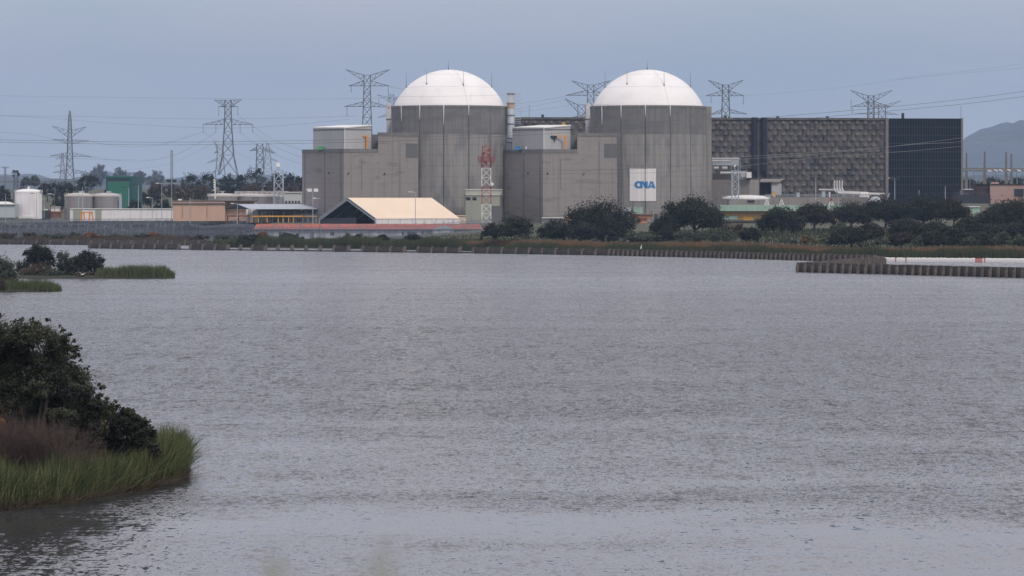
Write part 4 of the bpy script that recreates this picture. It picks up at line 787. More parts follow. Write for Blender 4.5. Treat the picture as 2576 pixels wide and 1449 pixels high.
# ================================================================ lamp posts
lamps = [(14, 487, 556, 1600, "single pole lamp at the far left edge"), (92, 487, 549, 1640, "pole lamp directly before the white tank"), (111, 500, 547, 1640, "short pole lamp at the right half of the white tank"), (137, 489, 548, 1640, "pole lamp along the right rim of the white tank"), (198, 480, 530, 1620, "pole lamp rising before the left grey tank"), (208, 470, 530, 1620, "taller white pole between the left grey tank and the pylon"), (324, 472, 515, 1620, "pole lamp before the left part of the green hall door wall"), (348, 466, 526, 1620, "pole lamp at the right corner of the green hall"), (407, 462, 550, 1560, "tall twin pole before the white wall"), (383, 498, 552, 1560, "pole lamp before the middle of the white wall"), (432, 455, 552, 1555, "tall pole at the right end of the white wall"), (597, 513, 560, 1440, "pole at the canopy gable"), (787, 478, 562, 1420, "floodlight pole between the canopy and the first auxiliary building"), (1186, 500, 560, 1435, "floodlight pole before the pale olive block"), (2052, 449, 500, 1470, "tall pole before the scalloped hall"), (2251, 449, 500, 1470, "tall pole before the glazed wall"), (2378, 468, 500, 1470, "pole lamp before the right part of the glazed wall"), (2312, 478, 498, 1470, "short pole lamp before the middle of the glazed wall"), (1045, 484, 566, 1380, "tall thin pole before the big tent roof"), (478, 496, 556, 1500, "pole before the peach building"), (805, 500, 600, 1325, "tall fence corner pole at the left end of the tent")]
for px, yt, yb, Y, lab in lamps:
    r = empty("lamp_post", (X(px, Y), Y, Z(yb, Y)), lab, "lamp post", "lamp posts and poles in the plant yard")
    MB().bar(P(px, yb + 4, Y), P(px, yt, Y), .16, 6, .1).build("pole", steel_pale if px not in (805, 137) else steel_lat, r)
    q = P(px, yt, Y); m = MB().bar((q.x, q.y, q.z), (q.x - 1.6, q.y, q.z + .2), .07, 4); m.box((q.x - 1.8, q.y, q.z + .05), (1.1, .6, .3)); m.build("lamp_head", white_s if px % 2 else dark_m, r)
    if px in (787, 1186, 432, 2052, 2251):
        for s in (-1, 1): MB().box((q.x + s * 1.1, q.y - .3, q.z - .6), (1.5, .5, 1.1)).build("floodlight", white_s if px == 787 else dark_m, r)
r = empty("tall_mast", (X(432, 2300), 2300, 14), "tall faint thin mast above the right end of the white wall", "mast"); m = MB(); lattice(m, X(432, 2300), 2300, [(12, .6), (Z(378, 2300), .5)], .1); m.build("mast_body", steel_far, r)
# ================================================================ power lines
def wire(pts, Y0, Y1, rad, label, m=None, ball=()):
    out = []; n = len(pts)
    for i in range(n - 1):
        p0, p1, p2, p3 = pts[max(0, i - 1)], pts[i], pts[i + 1], pts[min(n - 1, i + 2)]
        for k in range(8):
            t = k / 8
            out.append(tuple(.5 * (2 * p1[j] + (p2[j] - p0[j]) * t + (2 * p0[j] - 5 * p1[j] + 4 * p2[j] - p3[j]) * t * t + (3 * p1[j] - p0[j] - 3 * p2[j] + p3[j]) * t ** 3) for j in (0, 1)))
    out.append(pts[-1]); x0, x1 = pts[0][0], pts[-1][0]
    q = [P(a, b, Y0 + (Y1 - Y0) * (a - x0) / (x1 - x0)) for a, b in out]
    o = MB().path(q, rad, 4).build("power_line", m or wire_m, org=q[0]); tag(o, label, "power line", "power lines strung across the scene"); return o
wires = [
 ([(-60, 351), (200, 355), (400, 358), (790, 353), (1060, 345), (1300, 333), (1560, 316), (1700, 303)], 1390, 1420, .07, "upper cable of the dark pair running left to the auxiliary roofs"),
 ([(-60, 357), (200, 361), (400, 364.5), (790, 360), (1060, 352), (1300, 341), (1560, 325), (1700, 313)], 1390, 1420, .07, "lower cable of the dark pair running left to the auxiliary roofs"),
 ([(-60, 291), (200, 293), (317, 296), (600, 299), (900, 292)], 1800, 1760, .05, "thin cable level with the top of the pointed pylon"),
 ([(-60, 240), (440, 247), (760, 249), (985, 246)], 1600, 1500, .035, "faint high cable running behind the first dome"),
 ([(-60, 288), (120, 297), (317, 312), (600, 322), (880, 300)], 1800, 1760, .045, "thin cable sloping down over the pointed pylon"),
 ([(-60, 386), (223, 400), (340, 402)], 1900, 1900, .045, "thin cable passing right below the pointed pylon's second arms"),
 ([(-60, 331), (60, 336), (135, 350)], 2100, 2200, .05, "cable from the left edge to the pointed pylon"),
 ([(222, 354), (300, 368), (400, 364), (511, 332)], 2200, 2000, .05, "cable between the pointed pylon and the forked top pylon"),
 ([(229, 394), (330, 406), (440, 390), (543, 333)], 2200, 2000, .05, "lower cable between the pointed pylon and the forked top pylon"),
 ([(226, 435), (340, 425), (440, 408), (552, 352)], 2200, 2200, .04, "lowest cable climbing toward the forked top pylon"),
 ([(635.5, 332), (680, 364), (730, 385), (770, 400)], 2000, 1700, .05, "outer cable falling right from the forked top pylon"),
 ([(604, 333), (650, 368), (700, 392), (765, 415)], 2000, 1700, .05, "inner cable falling right from the forked top pylon"),
 ([(598, 289), (640, 320), (700, 357), (790, 385)], 2000, 1700, .05, "top cable falling right from the forked top pylon"),
 ([(511, 332), (560, 363), (620, 395), (690, 415)], 2000, 2500, .04, "left cable falling behind the forked top pylon"),
 ([(-60, 456), (130, 457), (350, 458), (560, 459), (770, 462)], 1720, 1620, .11, "thick low brown cable across the far left yard"),
 ([(-60, 459), (130, 461), (350, 463), (560, 466), (770, 470)], 1725, 1625, .06, "thin low cable under the thick brown cable at left"),
 ([(979, 216), (1010, 224), (1060, 231)], 1760, 1900, .05, "cable running from the big V topped pylon behind the first dome"),
 ([(1297, 262), (1380, 250), (1472, 230)], 1600, 1780, .045, "upper cable between the tall vent stack and the V topped pylon"),
 ([(1297, 275), (1360, 264), (1421, 250)], 1600, 1950, .045, "middle cable right of the tall vent stack"),
 ([(1297, 281), (1380, 273), (1460, 258)], 1600, 1780, .04, "lower cable right of the tall vent stack"),
 ([(1923, 296), (2080, 283), (2248, 268), (2420, 250), (2576, 230), (2720, 210)], 1380, 1350, .07, "upper dark cable rising to the right edge above the hall"),
 ([(2054, 296), (2251, 278), (2420, 262), (2576, 243), (2720, 224)], 1380, 1350, .07, "second dark cable rising to the right edge above the hall"),
]
wires_l = [
 ([(1853, 419), (1960, 407), (2073, 395), (2235, 384), (2418, 368), (2576, 349), (2700, 332)], 1480, 1400, .06, "pale cable leaving the blue lattice tower across the hall"),
 ([(1844, 402), (2050, 388), (2267, 366), (2418, 356), (2576, 341), (2700, 326)], 1480, 1400, .06, "middle pale cable crossing the scalloped hall"),
 ([(1850, 395), (2050, 383), (2235, 369), (2419, 347), (2576, 328), (2700, 312)], 1480, 1400, .06, "top pale cable crossing the scalloped hall"),
]
wires_d = [
 ([(1260, 432), (1426, 429), (1560, 426), (1648, 423), (1791, 411), (1848, 402)], 1455, 1478, .05, "upper cable sweeping across the bannered drum"),
 ([(1260, 441), (1426, 437), (1560, 436), (1648, 434), (1760, 428), (1853, 419)], 1455, 1478, .05, "lower cable sweeping across the bannered drum"),
 ([(1200, 452), (1350, 450.5), (1480, 452), (1620, 470)], 1460, 1470, .045, "cable with clamps across the middle auxiliary building"),
 ([(1489, 264), (1600, 259), (1700, 253), (1776, 243)], 1440, 1700, .035, "thin cable crossing in front of the second dome"),
 ([(1000, 243), (1130, 242), (1270, 239)], 1460, 1460, .03, "thin cable crossing in front of the first dome"),
 ([(2240, 200), (2400, 182), (2576, 160), (2700, 145)], 1900, 1700, .03, "faint high cable at the upper right"),
 ([(1872, 241), (2100, 222), (2300, 196), (2576, 170)], 1900, 1700, .03, "second faint high cable at the upper right"),
]
for w in wires: wire(*w)
for w in wires_l: wire(*w, m=wire_l)
for w in wires_d: wire(*w)
# ================================================================ fences
def fence(name, pts, h, step, label, arms=False):
    r = empty(name, (pts[0][0], pts[0][1], gz(*pts[0])), label, "fence"); tot = 0; posts = []
    for (ax, ay), (bx, by) in zip(pts, pts[1:]):
        n = max(1, int(math.hypot(bx - ax, by - ay) / step))
        for i in range(n): posts.append((ax + (bx - ax) * i / n, ay + (by - ay) * i / n))
    posts.append(pts[-1])
    for i, (x, y) in enumerate(posts):
        if i < 98:
            z = gz(x, y); m = MB().bar((x, y, z - .3), (x, y, z + h), .07, 4)
            if arms: m.bar((x, y, z + h), (x - .5, y - .4, z + h + 1.0), .07, 4); m.bar((x, y, z + h), (x + .5, y + .4, z + h + 1.0), .07, 4)
            m.build("post", steel_far, r)
    m = MB()
    for p, q in zip(posts, posts[1:]): za, zb = gz(*p), gz(*q); m.add([(p[0], p[1], za), (q[0], q[1], zb), (q[0], q[1], zb + h), (p[0], p[1], za + h)], [(0, 1, 2, 3)])
    m.build("woven_mesh", fence_m, r)
    for f in (1.0, .5):
        m = MB()
        for p, q in zip(posts, posts[1:]): m.bar((p[0], p[1], gz(*p) + h * f), (q[0], q[1], gz(*q) + h * f), .05, 4)
        m.build("rail", steel_lat, r)
fence("perimeter_fence", [(X(-40, 1442), 1442), (X(480, 1440), 1440), (X(640, 1318), 1318), (X(1235, 1318), 1318)], 4.0, 3.0, "front chain link perimeter fence with forked post tops", True)
fence("security_fence", [(X(-40, 1575), 1575), (X(500, 1560), 1560), (X(820, 1455), 1455)], 3.2, 5.0, "low inner fence along the white wall and canopy yard")
# ================================================================ baffle walls
def baffle(label, pts, step, hp, hw, nmax, pattern, th=.35, posts_every=1):
    r = empty("baffle_wall", (pts[0][0], pts[0][1], 0), label, "baffle wall"); S = []
    for (ax, ay), (bx, by) in zip(pts, pts[1:]):
        st = step(ax, ay) if callable(step) else step; n = max(1, int(round(math.hypot(bx - ax, by - ay) / st)))
        S += [(ax + (bx - ax) * i / n, ay + (by - ay) * i / n) for i in range(n)]
    S.append(pts[-1])
    for i, (x, y) in enumerate(S):
        if i < 100:
            nx = S[min(i + 1, len(S) - 1)]; pv = S[max(i - 1, 0)]; ya = math.atan2(nx[1] - pv[1], nx[0] - pv[0]); m = MB()
            m.box((x, y, -1), (.55, .9, hp + 1 + random.uniform(-.05, .05)), ya); m.box((x - .5 * math.sin(-ya), y - .62, -1), (.4, .5, hp * .72 + 1), ya); m.build("pillar", baffle_p, r)
    for i, (p, q) in enumerate(zip(S, S[1:])):
        if i < 98:
            ya = math.atan2(q[1] - p[1], q[0] - p[0]); L_ = math.hypot(q[0] - p[0], q[1] - p[1]); cx, cy = (p[0] + q[0]) / 2, (p[1] + q[1]) / 2
            if pattern(i, CX + cx / cy * FPX): MB().box((cx, cy + .1, -1), (L_ - .5, th, hw + 1 + random.uniform(-.05, .04)), ya).build("panel", baffle_c, r)
    m = MB()
    for p, q in zip(S, S[1:]):
        ya = math.atan2(q[1] - p[1], q[0] - p[0]); L_ = math.hypot(q[0] - p[0], q[1] - p[1]); m.box(((p[0] + q[0]) / 2, (p[1] + q[1]) / 2 - .35, -1), (L_, .5, 1.32), ya)
    m.build("waterline_beam", baffle_d, r)
def wl(px, py): Y = CH * FPX / (py - HY); return (X(px, Y), Y)
gaps = [(410, 445), (505, 560), (605, 640), (808, 850), (935, 975), (995, 1035), (1055, 1100), (1118, 1160), (1378, 1412), (745, 800)]
baffle("long concrete baffle wall across the lake, far left stretch with open gaps", [wl(227, 624.5), wl(420, 627.5), wl(700, 631), wl(950, 634), wl(1300, 638.5), wl(1535, 642.5)], 5.4, 1.75, 1.55, 99, lambda i, px: not any(a - 4 < px < b + 4 for a, b in ((449, 480), (588, 620), (680, 714), (727, 760), (774, 806), (821, 855), (868, 902), (1010, 1043), (1154, 1186))))
baffle("long concrete baffle wall across the lake, closely pillared right stretch", [wl(1535, 642.5), wl(1780, 648), wl(2047, 655.6), wl(2200, 659)], 2.35, 1.7, 1.65, 99, lambda i, px: True)
baffle("low front baffle wall at right nearest the camera", [wl(2010, 684), wl(2300, 691), wl(2576, 698.5), wl(2760, 704)], 2.55, 1.95, 1.95, 99, lambda i, px: True)
baffle("short baffle wall angling back from the corner of the front wall", [wl(2011, 683.5), wl(2080, 677), wl(2150, 670.5), wl(2221, 664)], 2.2, 1.85, 1.9, 99, lambda i, px: True)
baffle("rear mud coloured wall behind the left buoy line", [wl(-40, 614.2), wl(230, 616), wl(535, 617.5)], 5.2, 1.6, 1.5, 99, lambda i, px: True)
# ================================================================ buoys
def buoy_mesh(m_, name):
    r0 = .34; q = MB().lathe((0, 0), [(.05, -.25), (r0 * .8, -.22), (r0, .0), (r0, .62), (r0 * .72, .86), (.04, .95)], 10); return q
bw = empty("buoy", (0, 0, 0)); 
bodyW = buoy_mesh(0, 0).build("float", white_s, bw); capW = MB().lathe((0, 0), [(.3, .88), (.12, 1.0), (.02, 1.02)], 8).build("cap", white_b, bw)
br = empty("buoy", (0, 0, 0)); bodyR = buoy_mesh(0, 0).build("float", mat("faded red buoy", (.5, .22, .21), .6), br); MB().lathe((0, 0), [(.3, .88), (.12, 1.0), (.02, 1.02)], 8).build("cap", red_s, br)
def place(proto, first, loc, label, cat, group, sc=1, rz=0):
    if first: o = proto; new = {proto: proto}
    else:
        o = proto.copy(); COL.objects.link(o)
        for ch in proto.children:
            c = ch.copy(); COL.objects.link(c); c.parent = o; c.matrix_parent_inverse = ch.matrix_parent_inverse
            for g_ in ch.children: d = g_.copy(); COL.objects.link(d); d.parent = c
    o.location = loc; o.scale = (sc, sc, sc); o.rotation_euler = (0, 0, rz); tag(o, label, cat, group); return o
fw = fr = True
def buoys(p0, p1, n, reds, tagw, tagr, group, sc):
    global fw, fr
    for i in range(n):
        t = (i + .5) / n; px = p0[0] + (p1[0] - p0[0]) * t; py = p0[1] + (p1[1] - p0[1]) * t; x, y = wl(px, py); red = any(a < px < b for a, b in reds) and random.random() < .4
        if red: place(br, fr, (x, y, random.uniform(-.06, .05)), tagr, "buoy", group, sc); fr = False
        else: place(bw, fw, (x, y, random.uniform(-.06, .05)), tagw, "buoy", group, sc); fw = False
buoys((40, 613.6), (226, 614.6), 64, [(140, 150), (190, 196), (170, 174)], "white barrel buoy in the tight line at the far left", "red barrel buoy in the tight line at the far left", "buoys of the left line", .95)
buoys((2222, 658), (2640, 661), 112, [(2243, 2254), (2278, 2284), (2315, 2324), (2366, 2374), (2430, 2437), (2452, 2490), (2500, 2506)], "white barrel buoy in the line before the right hand reeds", "red barrel buoy in the line before the right hand reeds", "buoys of the right line", .98)
# ================================================================ vegetation
def leaves(name, blobs, n, size, m, parent, per=60, thick=.62, flat=.75, bot=.75):
    """blobs: (x, y, z, rx, ry, rz); leaf clusters scattered round sub-clump centres of every blob"""
    vols = np.array([b[3] * b[5] for b in blobs]); cnt = np.maximum(40, (n * vols / vols.sum()).astype(int)); C_ = []; Tn = []
    for (x, y, z, rx, ry, rz), k in zip(blobs, cnt):
        nc = max(4, k // per); d = rng.normal(size=(nc, 3)); d /= np.linalg.norm(d, axis=1)[:, None]; d[:, 2] = np.where(d[:, 2] < -bot, -d[:, 2] * .5, d[:, 2]); d[:, 1] = np.where(rng.random(nc) < .25, -np.abs(d[:, 1]), d[:, 1])
        rad = rng.uniform(thick ** 2, 1.0, nc) ** .5; cc = d * rad[:, None] * np.array([rx, ry, rz]) * .93 + np.array([x, y, z]); cs = rng.uniform(.12, .24, nc)
        idx = rng.integers(0, nc, k); nrm = rng.normal(size=(k, 3)); nrm = np.clip(nrm, -2, 2); off = nrm * cs[idx][:, None] * np.array([min(rx, rz * 1.6), min(rx, rz * 1.6), min(rz, rx)]); C_.append(cc[idx] + off)
        ct_ = rng.uniform(0, .6, nc); Tn.append(np.clip(ct_[idx] + .13 * nrm[:, 2] + rng.uniform(-.16, .22, k), 0, 1))
    c = np.concatenate(C_); tn = np.concatenate(Tn); k = len(c); a = rng.normal(size=(k, 3)); a /= np.linalg.norm(a, axis=1)[:, None]; b = rng.normal(size=(k, 3)); b -= (b * a).sum(1)[:, None] * a; b /= np.linalg.norm(b, axis=1)[:, None]
    s = size * rng.uniform(.6, 1.3, k)[:, None]; a *= s; b *= s * rng.uniform(.45, flat, k)[:, None]
    v = np.stack([c - a, c - b * .9, c + a, c + b], 1).reshape(-1, 3); return np_mesh(name, v, np.arange(4 * k), 4, m, parent, tintv=tn)
def limbs(root, base, tips, r, m=None):
    mb = MB(); b = Vector(base); mid = Vector((sum(t[0] for t in tips) / len(tips), sum(t[1] for t in tips) / len(tips), sum(t[2] for t in tips) / len(tips)))
    fork = b + (mid - b) * .38; fork.x += random.uniform(-.2, .2); mb.path([b - Vector((0, 0, .4)), b + (fork - b) * .5 + Vector((random.uniform(-.15, .15), 0, 0)), fork], r, 7, r * .75)
    for t in tips:
        t = Vector(t); m1 = fork + (t - fork) * .5 + Vector((random.uniform(-.3, .3), random.uniform(-.3, .3), random.uniform(0, .35))); mb.path([fork, m1, t], r * .55, 5, r * .12)
        for q in range(2): mb.path([m1, m1 + (t - m1) * .7 + Vector((random.uniform(-.8, .8), random.uniform(-.6, .6), random.uniform(.2, .8)))], r * .25, 4, r * .06)
    mb.build("trunk", m or bark, root)
def tree(name, label, cat, px, yt, yb, w, Y, m=None, n=5000, size=.3, group=None, trunk=True, nb=7, low=.25, per=60):
    """crown w px wide spanning yt..; yb: foot on screen"""
    k = Y / FPX; x = X(px, Y); zb = min(gz(x, Y), Z(yb, Y)) if Y > 900 else max(0.0, Z(yb, Y)); zt = Z(yt, Y); h = zt - Z(yb, Y); z0 = Z(yb, Y) ; rw = w * k / 2
    root = empty(name, (x, Y, zb), label, cat, group); blobs = []; rr = random.Random(int(px * 13 + yt))
    zc = z0 + h * (low + (1 - low) * .5); rz = h * (1 - low) * .5
    blobs.append((x, Y, zc, rw * .74, rw * .7, rz * .96)); blobs.append((x + rw * rr.uniform(-.2, .2), Y, zc + rz * .25, rw * .5, rw * .5, rz * .74))
    for i in range(nb):
        a = 2 * math.pi * (i + rr.random() * .6) / nb; f = rr.uniform(.5, .66); s = rr.uniform(.34, .46); dz = rr.uniform(-.5, .15) * rz
        blobs.append((x + rw * f * math.cos(a), Y + rw * f * math.sin(a), zc + dz, rw * s, rw * s, min(rz * .62, rw * s * 1.2)))
    leaves("crown", blobs, n, size, m or leaf_oak, root, per=per)
    if trunk:
        tips = [(b[0], b[1], b[2]) for b in blobs[1:6]]; limbs(root, (x, Y, zb), tips, max(.16, rw * .055))
    return root
# right bank oaks
oaks = [
 (1512, 502, 604, 178, 1165, "largest round oak just left of the banner", 9000), (1745, 496, 590, 158, 1180, "broad umbrella oak at the right foot of the bannered drum", 8500), (1672, 540, 600, 70, 1172, "small oak joined to the left side of the broad umbrella oak", 3000),
 (1965, 520, 593, 112, 1185, "oak with a clear single trunk on the grass bank", 5500), (2048, 508, 575, 100, 1230, "spreading oak with a forked trunk showing daylight below", 5000),
 (2140, 510, 575, 110, 1270, "dark oak right of the fork trunked oak", 5000), (2225, 497, 572, 120, 1275, "tall oak at the middle of the right hand wood", 6000), (2320, 487, 570, 140, 1270, "tallest dark oak before the glazed wall", 7500), (2398, 499, 565, 86, 1275, "dark oak under the corner of the glazed wall", 4500),
 (2188, 560, 606, 66, 1130, "olive brown round oak low in the middle of the wood", 3000), (2140, 570, 614, 112, 1075, "dark oak clump at the left front of the wood", 5500), (2285, 548, 600, 90, 1170, "oak in the second row below the tallest oak", 4500), (2268, 584, 618, 66, 1060, "small round oak in the front row centre", 3000), (2355, 556, 604, 86, 1150, "brownish oak in the second row right of centre", 4200), (2345, 580, 620, 60, 1062, "small dark round oak in the front row right of centre", 2800), (2410, 575, 620, 92, 1090, "oak in the front row below the pale green hut", 4500), (2440, 545, 600, 84, 1185, "oak just below the pale green hut", 4000),
 (2490, 525, 590, 78, 1225, "oak rising right of the pale green hut", 4200), (2546, 494, 590, 134, 1240, "big oak before the pink building", 7000), (2520, 562, 614, 100, 1130, "oak in the second row below the big right oak", 4800), (2580, 548, 610, 90, 1150, "oak cut by the right picture edge", 4200), (2475, 588, 620, 56, 1070, "low oak bush in the front row at right", 2600), (2645, 505, 600, 110, 1200, "oak just outside the big right oak", 3000),
]
for px, yt, yb, w, Y, lab, n in oaks: tree("oak_tree", lab, "tree", px, yt, yb, w * 1.12, Y, m=(leaf_oak, leaf_oak2, leaf_oak, leaf_oak3, leaf_oak2)[int(px) % 5], n=int(n * 2.3), size=.27, group="holm oaks on the right bank", low=0 if yb > 596 else .1, nb=10, per=45)
bush = [(1290, 546, 606, 120, 1160, "dark rounded oak bush left end of the bank thicket", leaf_oak, 5500), (1235, 560, 607, 54, 1165, "smallest dark bush beside the foot of the lattice tower", leaf_oak, 2400), (1398, 551, 607, 100, 1160, "dark bush in the middle of the bank thicket", leaf_oak, 4500), (1468, 562, 608, 92, 1150, "low dark bush before the largest round oak", leaf_oak, 3800), (1541, 584, 609, 34, 1145, "tiny round bush under the largest round oak", leaf_oak, 1300), (1890, 571, 612, 62, 1110, "isolated dark dome shaped bush on the right bank", leaf_oak, 4200), (1680, 572, 608, 66, 1140, "dark bush below the broad umbrella oak", leaf_oak, 2600),
 (1735, 578, 611, 90, 1120, "grey green shrub below the broad umbrella oak", leaf_olive, 2600), (1805, 574, 611, 100, 1118, "grey green shrub left of the dome shaped bush", leaf_olive, 2800), (1845, 562, 600, 80, 1180, "bare purplish shrub patch behind the dome shaped bush", leaf_brown, 1800), (1600, 582, 611, 80, 1125, "grey green shrub under the banner", leaf_olive, 2200), (1640, 590, 612, 60, 1115, "low olive shrub under the orange building", leaf_olive, 1600), (2035, 594, 614, 60, 1095, "yellow autumn shrub on the grass bank", leaf_dry, 1300), (1985, 600, 614, 50, 1090, "short olive shrub left of the yellow shrub", leaf_olive, 1100), (2110, 560, 590, 60, 1200, "pale grey green shrub below the fork trunked oak", leaf_olive, 1500), (2090, 592, 616, 50, 1085, "olive shrub between the yellow shrub and the wood", leaf_olive, 1200), (2215, 600, 619, 44, 1055, "pale shrub in a notch of the front row", leaf_olive, 1000), (2310, 596, 620, 34, 1056, "pale shrub between the two small round oaks", leaf_olive, 900), (2440, 594, 621, 50, 1050, "pale shrub near the right front row", leaf_olive, 1100), (2520, 584, 621, 60, 1052, "grey green shrub in the front row near the right edge", leaf_olive, 1400), (2565, 590, 621, 50, 1052, "last grey green shrub at the right picture edge", leaf_olive, 1200), (1560, 580, 600, 60, 1180, "bare purplish scrub beneath the largest round oak", leaf_brown, 1200), (1800, 548, 580, 50, 1220, "bare reddish scrub under the right side of the umbrella oak", leaf_brown, 1000)]
for px, yt, yb, w, Y, lab, mm, n in bush: tree("bush", lab, "bush", px, yt, yb, w, Y, m=mm, n=int(n * 1.6), size=.24, group="bushes on the far bank", trunk=False, low=0.0, nb=6)
# bushes on the left part of the far bank
lb = [(20, 584, 603, 60, leaf_brown), (75, 583, 603, 50, leaf_brown), (118, 588, 603, 44, leaf_olive), (150, 586, 603, 44, leaf_olive), (186, 585, 603, 40, leaf_olive), (228, 583, 603, 42, leaf_rust), (252, 590, 603, 30, leaf_rust), (290, 589, 603, 50, leaf_olive), (352, 588, 603, 60, leaf_olive), (384, 583, 602, 56, leaf_rust), (424, 590, 603, 26, leaf_rust), (500, 592, 604, 60, leaf_brown), (560, 588, 604, 50, leaf_olive), (608, 590, 605, 50, leaf_olive), (660, 583, 606, 40, leaf_rust), (640, 589, 610, 90, leaf_oak), (730, 587, 611, 80, leaf_oak), (872, 589, 613, 34, leaf_oak), (905, 588, 612, 40, leaf_brown), (962, 590, 612, 40, leaf_oak), (1040, 589, 612, 60, leaf_oak)]
for i, (px, yt, yb, w, mm) in enumerate(lb):
    Y = 1432 if px < 500 else (1260 if px > 620 else 1300)
    nm = {leaf_rust.name: "rust coloured", leaf_olive.name: "olive green", leaf_brown.name: "brownish", leaf_oak.name: "dark green"}[mm.name]
    where = ["at the left picture edge", "below the white tank", "right of the white tank", "near the left end of the buoy line", "between tank yard and lake", "above the middle of the buoy line", "small, above the end of the buoy line", "behind the start of the long wall", "below the white wall", "round, below the white wall's middle", "tiny, right of the round rusty one", "below the peach building", "below the canopy gable", "below the canopy racks", "pointed, before the fence under the canopy", "at the start of the far reeds", "wide, under the canopy's right end", "narrow, under the tent's left end", "below the open gable of the tent", "below the tent's near corner", "wide, under the tent's side wall"][i]
    tree("bush", f"{nm} bush {where}", "bush", px, yt, yb, w, Y, m=mm, n=2400, size=.24, group="bushes on the far bank", trunk=False, low=0, nb=5)
# distant trees behind the yard
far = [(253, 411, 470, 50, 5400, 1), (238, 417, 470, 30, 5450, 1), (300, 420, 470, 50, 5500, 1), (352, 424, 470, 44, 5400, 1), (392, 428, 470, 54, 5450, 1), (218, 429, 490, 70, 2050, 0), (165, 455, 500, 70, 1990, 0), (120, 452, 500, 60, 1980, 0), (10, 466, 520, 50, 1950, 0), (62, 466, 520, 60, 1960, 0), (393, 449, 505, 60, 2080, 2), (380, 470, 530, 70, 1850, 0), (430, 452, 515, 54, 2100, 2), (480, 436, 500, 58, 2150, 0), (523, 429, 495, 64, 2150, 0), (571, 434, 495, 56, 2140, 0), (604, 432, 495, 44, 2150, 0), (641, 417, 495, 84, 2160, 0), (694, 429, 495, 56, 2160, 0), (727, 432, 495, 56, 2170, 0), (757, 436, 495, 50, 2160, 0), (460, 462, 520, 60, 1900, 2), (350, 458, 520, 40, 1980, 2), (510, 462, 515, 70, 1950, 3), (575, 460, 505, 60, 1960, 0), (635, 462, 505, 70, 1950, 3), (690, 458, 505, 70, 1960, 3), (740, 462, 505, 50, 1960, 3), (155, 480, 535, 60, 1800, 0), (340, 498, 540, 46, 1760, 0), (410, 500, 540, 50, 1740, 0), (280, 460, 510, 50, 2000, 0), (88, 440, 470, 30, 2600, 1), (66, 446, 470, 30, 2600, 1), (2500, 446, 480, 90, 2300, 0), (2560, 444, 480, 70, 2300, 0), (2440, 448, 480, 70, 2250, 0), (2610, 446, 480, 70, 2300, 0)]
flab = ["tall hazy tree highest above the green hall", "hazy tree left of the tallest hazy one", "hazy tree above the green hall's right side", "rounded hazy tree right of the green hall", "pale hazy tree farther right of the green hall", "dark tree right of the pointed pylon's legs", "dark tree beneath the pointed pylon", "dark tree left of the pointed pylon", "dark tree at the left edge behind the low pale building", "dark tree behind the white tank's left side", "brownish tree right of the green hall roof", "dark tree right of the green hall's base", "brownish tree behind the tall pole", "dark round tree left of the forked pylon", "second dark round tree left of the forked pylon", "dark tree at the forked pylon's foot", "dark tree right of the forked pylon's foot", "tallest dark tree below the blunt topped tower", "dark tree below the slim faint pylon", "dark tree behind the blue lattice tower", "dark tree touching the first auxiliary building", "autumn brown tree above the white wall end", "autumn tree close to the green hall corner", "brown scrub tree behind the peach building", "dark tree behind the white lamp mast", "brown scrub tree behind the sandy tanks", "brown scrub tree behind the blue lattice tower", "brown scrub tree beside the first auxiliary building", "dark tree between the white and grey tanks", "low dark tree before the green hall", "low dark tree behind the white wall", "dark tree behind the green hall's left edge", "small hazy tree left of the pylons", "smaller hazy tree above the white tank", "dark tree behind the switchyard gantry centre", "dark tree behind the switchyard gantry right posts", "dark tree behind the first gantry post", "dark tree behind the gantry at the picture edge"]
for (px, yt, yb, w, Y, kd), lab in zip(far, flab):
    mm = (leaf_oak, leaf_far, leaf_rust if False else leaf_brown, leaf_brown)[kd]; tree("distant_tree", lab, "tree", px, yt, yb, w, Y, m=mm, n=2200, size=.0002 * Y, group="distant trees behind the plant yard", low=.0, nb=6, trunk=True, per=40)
# ================================================================ reeds
def reeds(name, base, hgt, wid, lean, m, label, seg=3, tone=(0, 1)):
    n = len(base); az = rng.uniform(0, 2 * math.pi, n); ln = rng.normal(0, 1, n) * lean * np.where(rng.random(n) < .16, 2.1, 1); dr = np.stack([np.cos(az), np.sin(az) * .6], 1) * ln[:, None]; sd = rng.normal(0, .5, n); sx = np.stack([np.cos(sd), np.sin(sd)], 1); w = wid * rng.uniform(.6, 1.4, n)
    V = []
    for j in range(seg + 1):
        t = j / seg; c = base.copy(); c[:, :2] += dr * (t ** 2)[..., None] if False else dr * t * t; c[:, 2] += hgt * t * (1 - .06 * np.abs(ln) * t)
        ww = w * (1 - t) ** .6 * .5 + .002
        for s in (-1, 1): q = c.copy(); q[:, :2] += sx * (s * ww)[:, None]; V.append(q)
    V = np.stack(V, 1).reshape(-1, 3); b = np.arange(n)[:, None] * (2 * (seg + 1)); F = np.concatenate([b + np.array([2 * j, 2 * j + 1, 2 * j + 3, 2 * j + 2]) for j in range(seg)], 1).reshape(-1)
    tn = np.repeat(np.clip(rng.beta(1.6, 2.2, n) * (tone[1] - tone[0]) + tone[0], 0, 1), seg); org = base.mean(0); org[2] = base[:, 2].min()
    return tag(np_mesh(name, V, F, 4, m, None, org, tn), label, "reeds", kind="stuff")
def clump(x, y, cell, lo, hi):
    r2 = np.random.default_rng(11); gx = np.floor(x / cell).astype(int) % 997; gy = np.floor(y / cell).astype(int) % 991; T_ = r2.uniform(lo, hi, (997,)); U_ = r2.uniform(0, 997, (991,)).astype(int)
    return T_[(gx + U_[gy]) % 997]
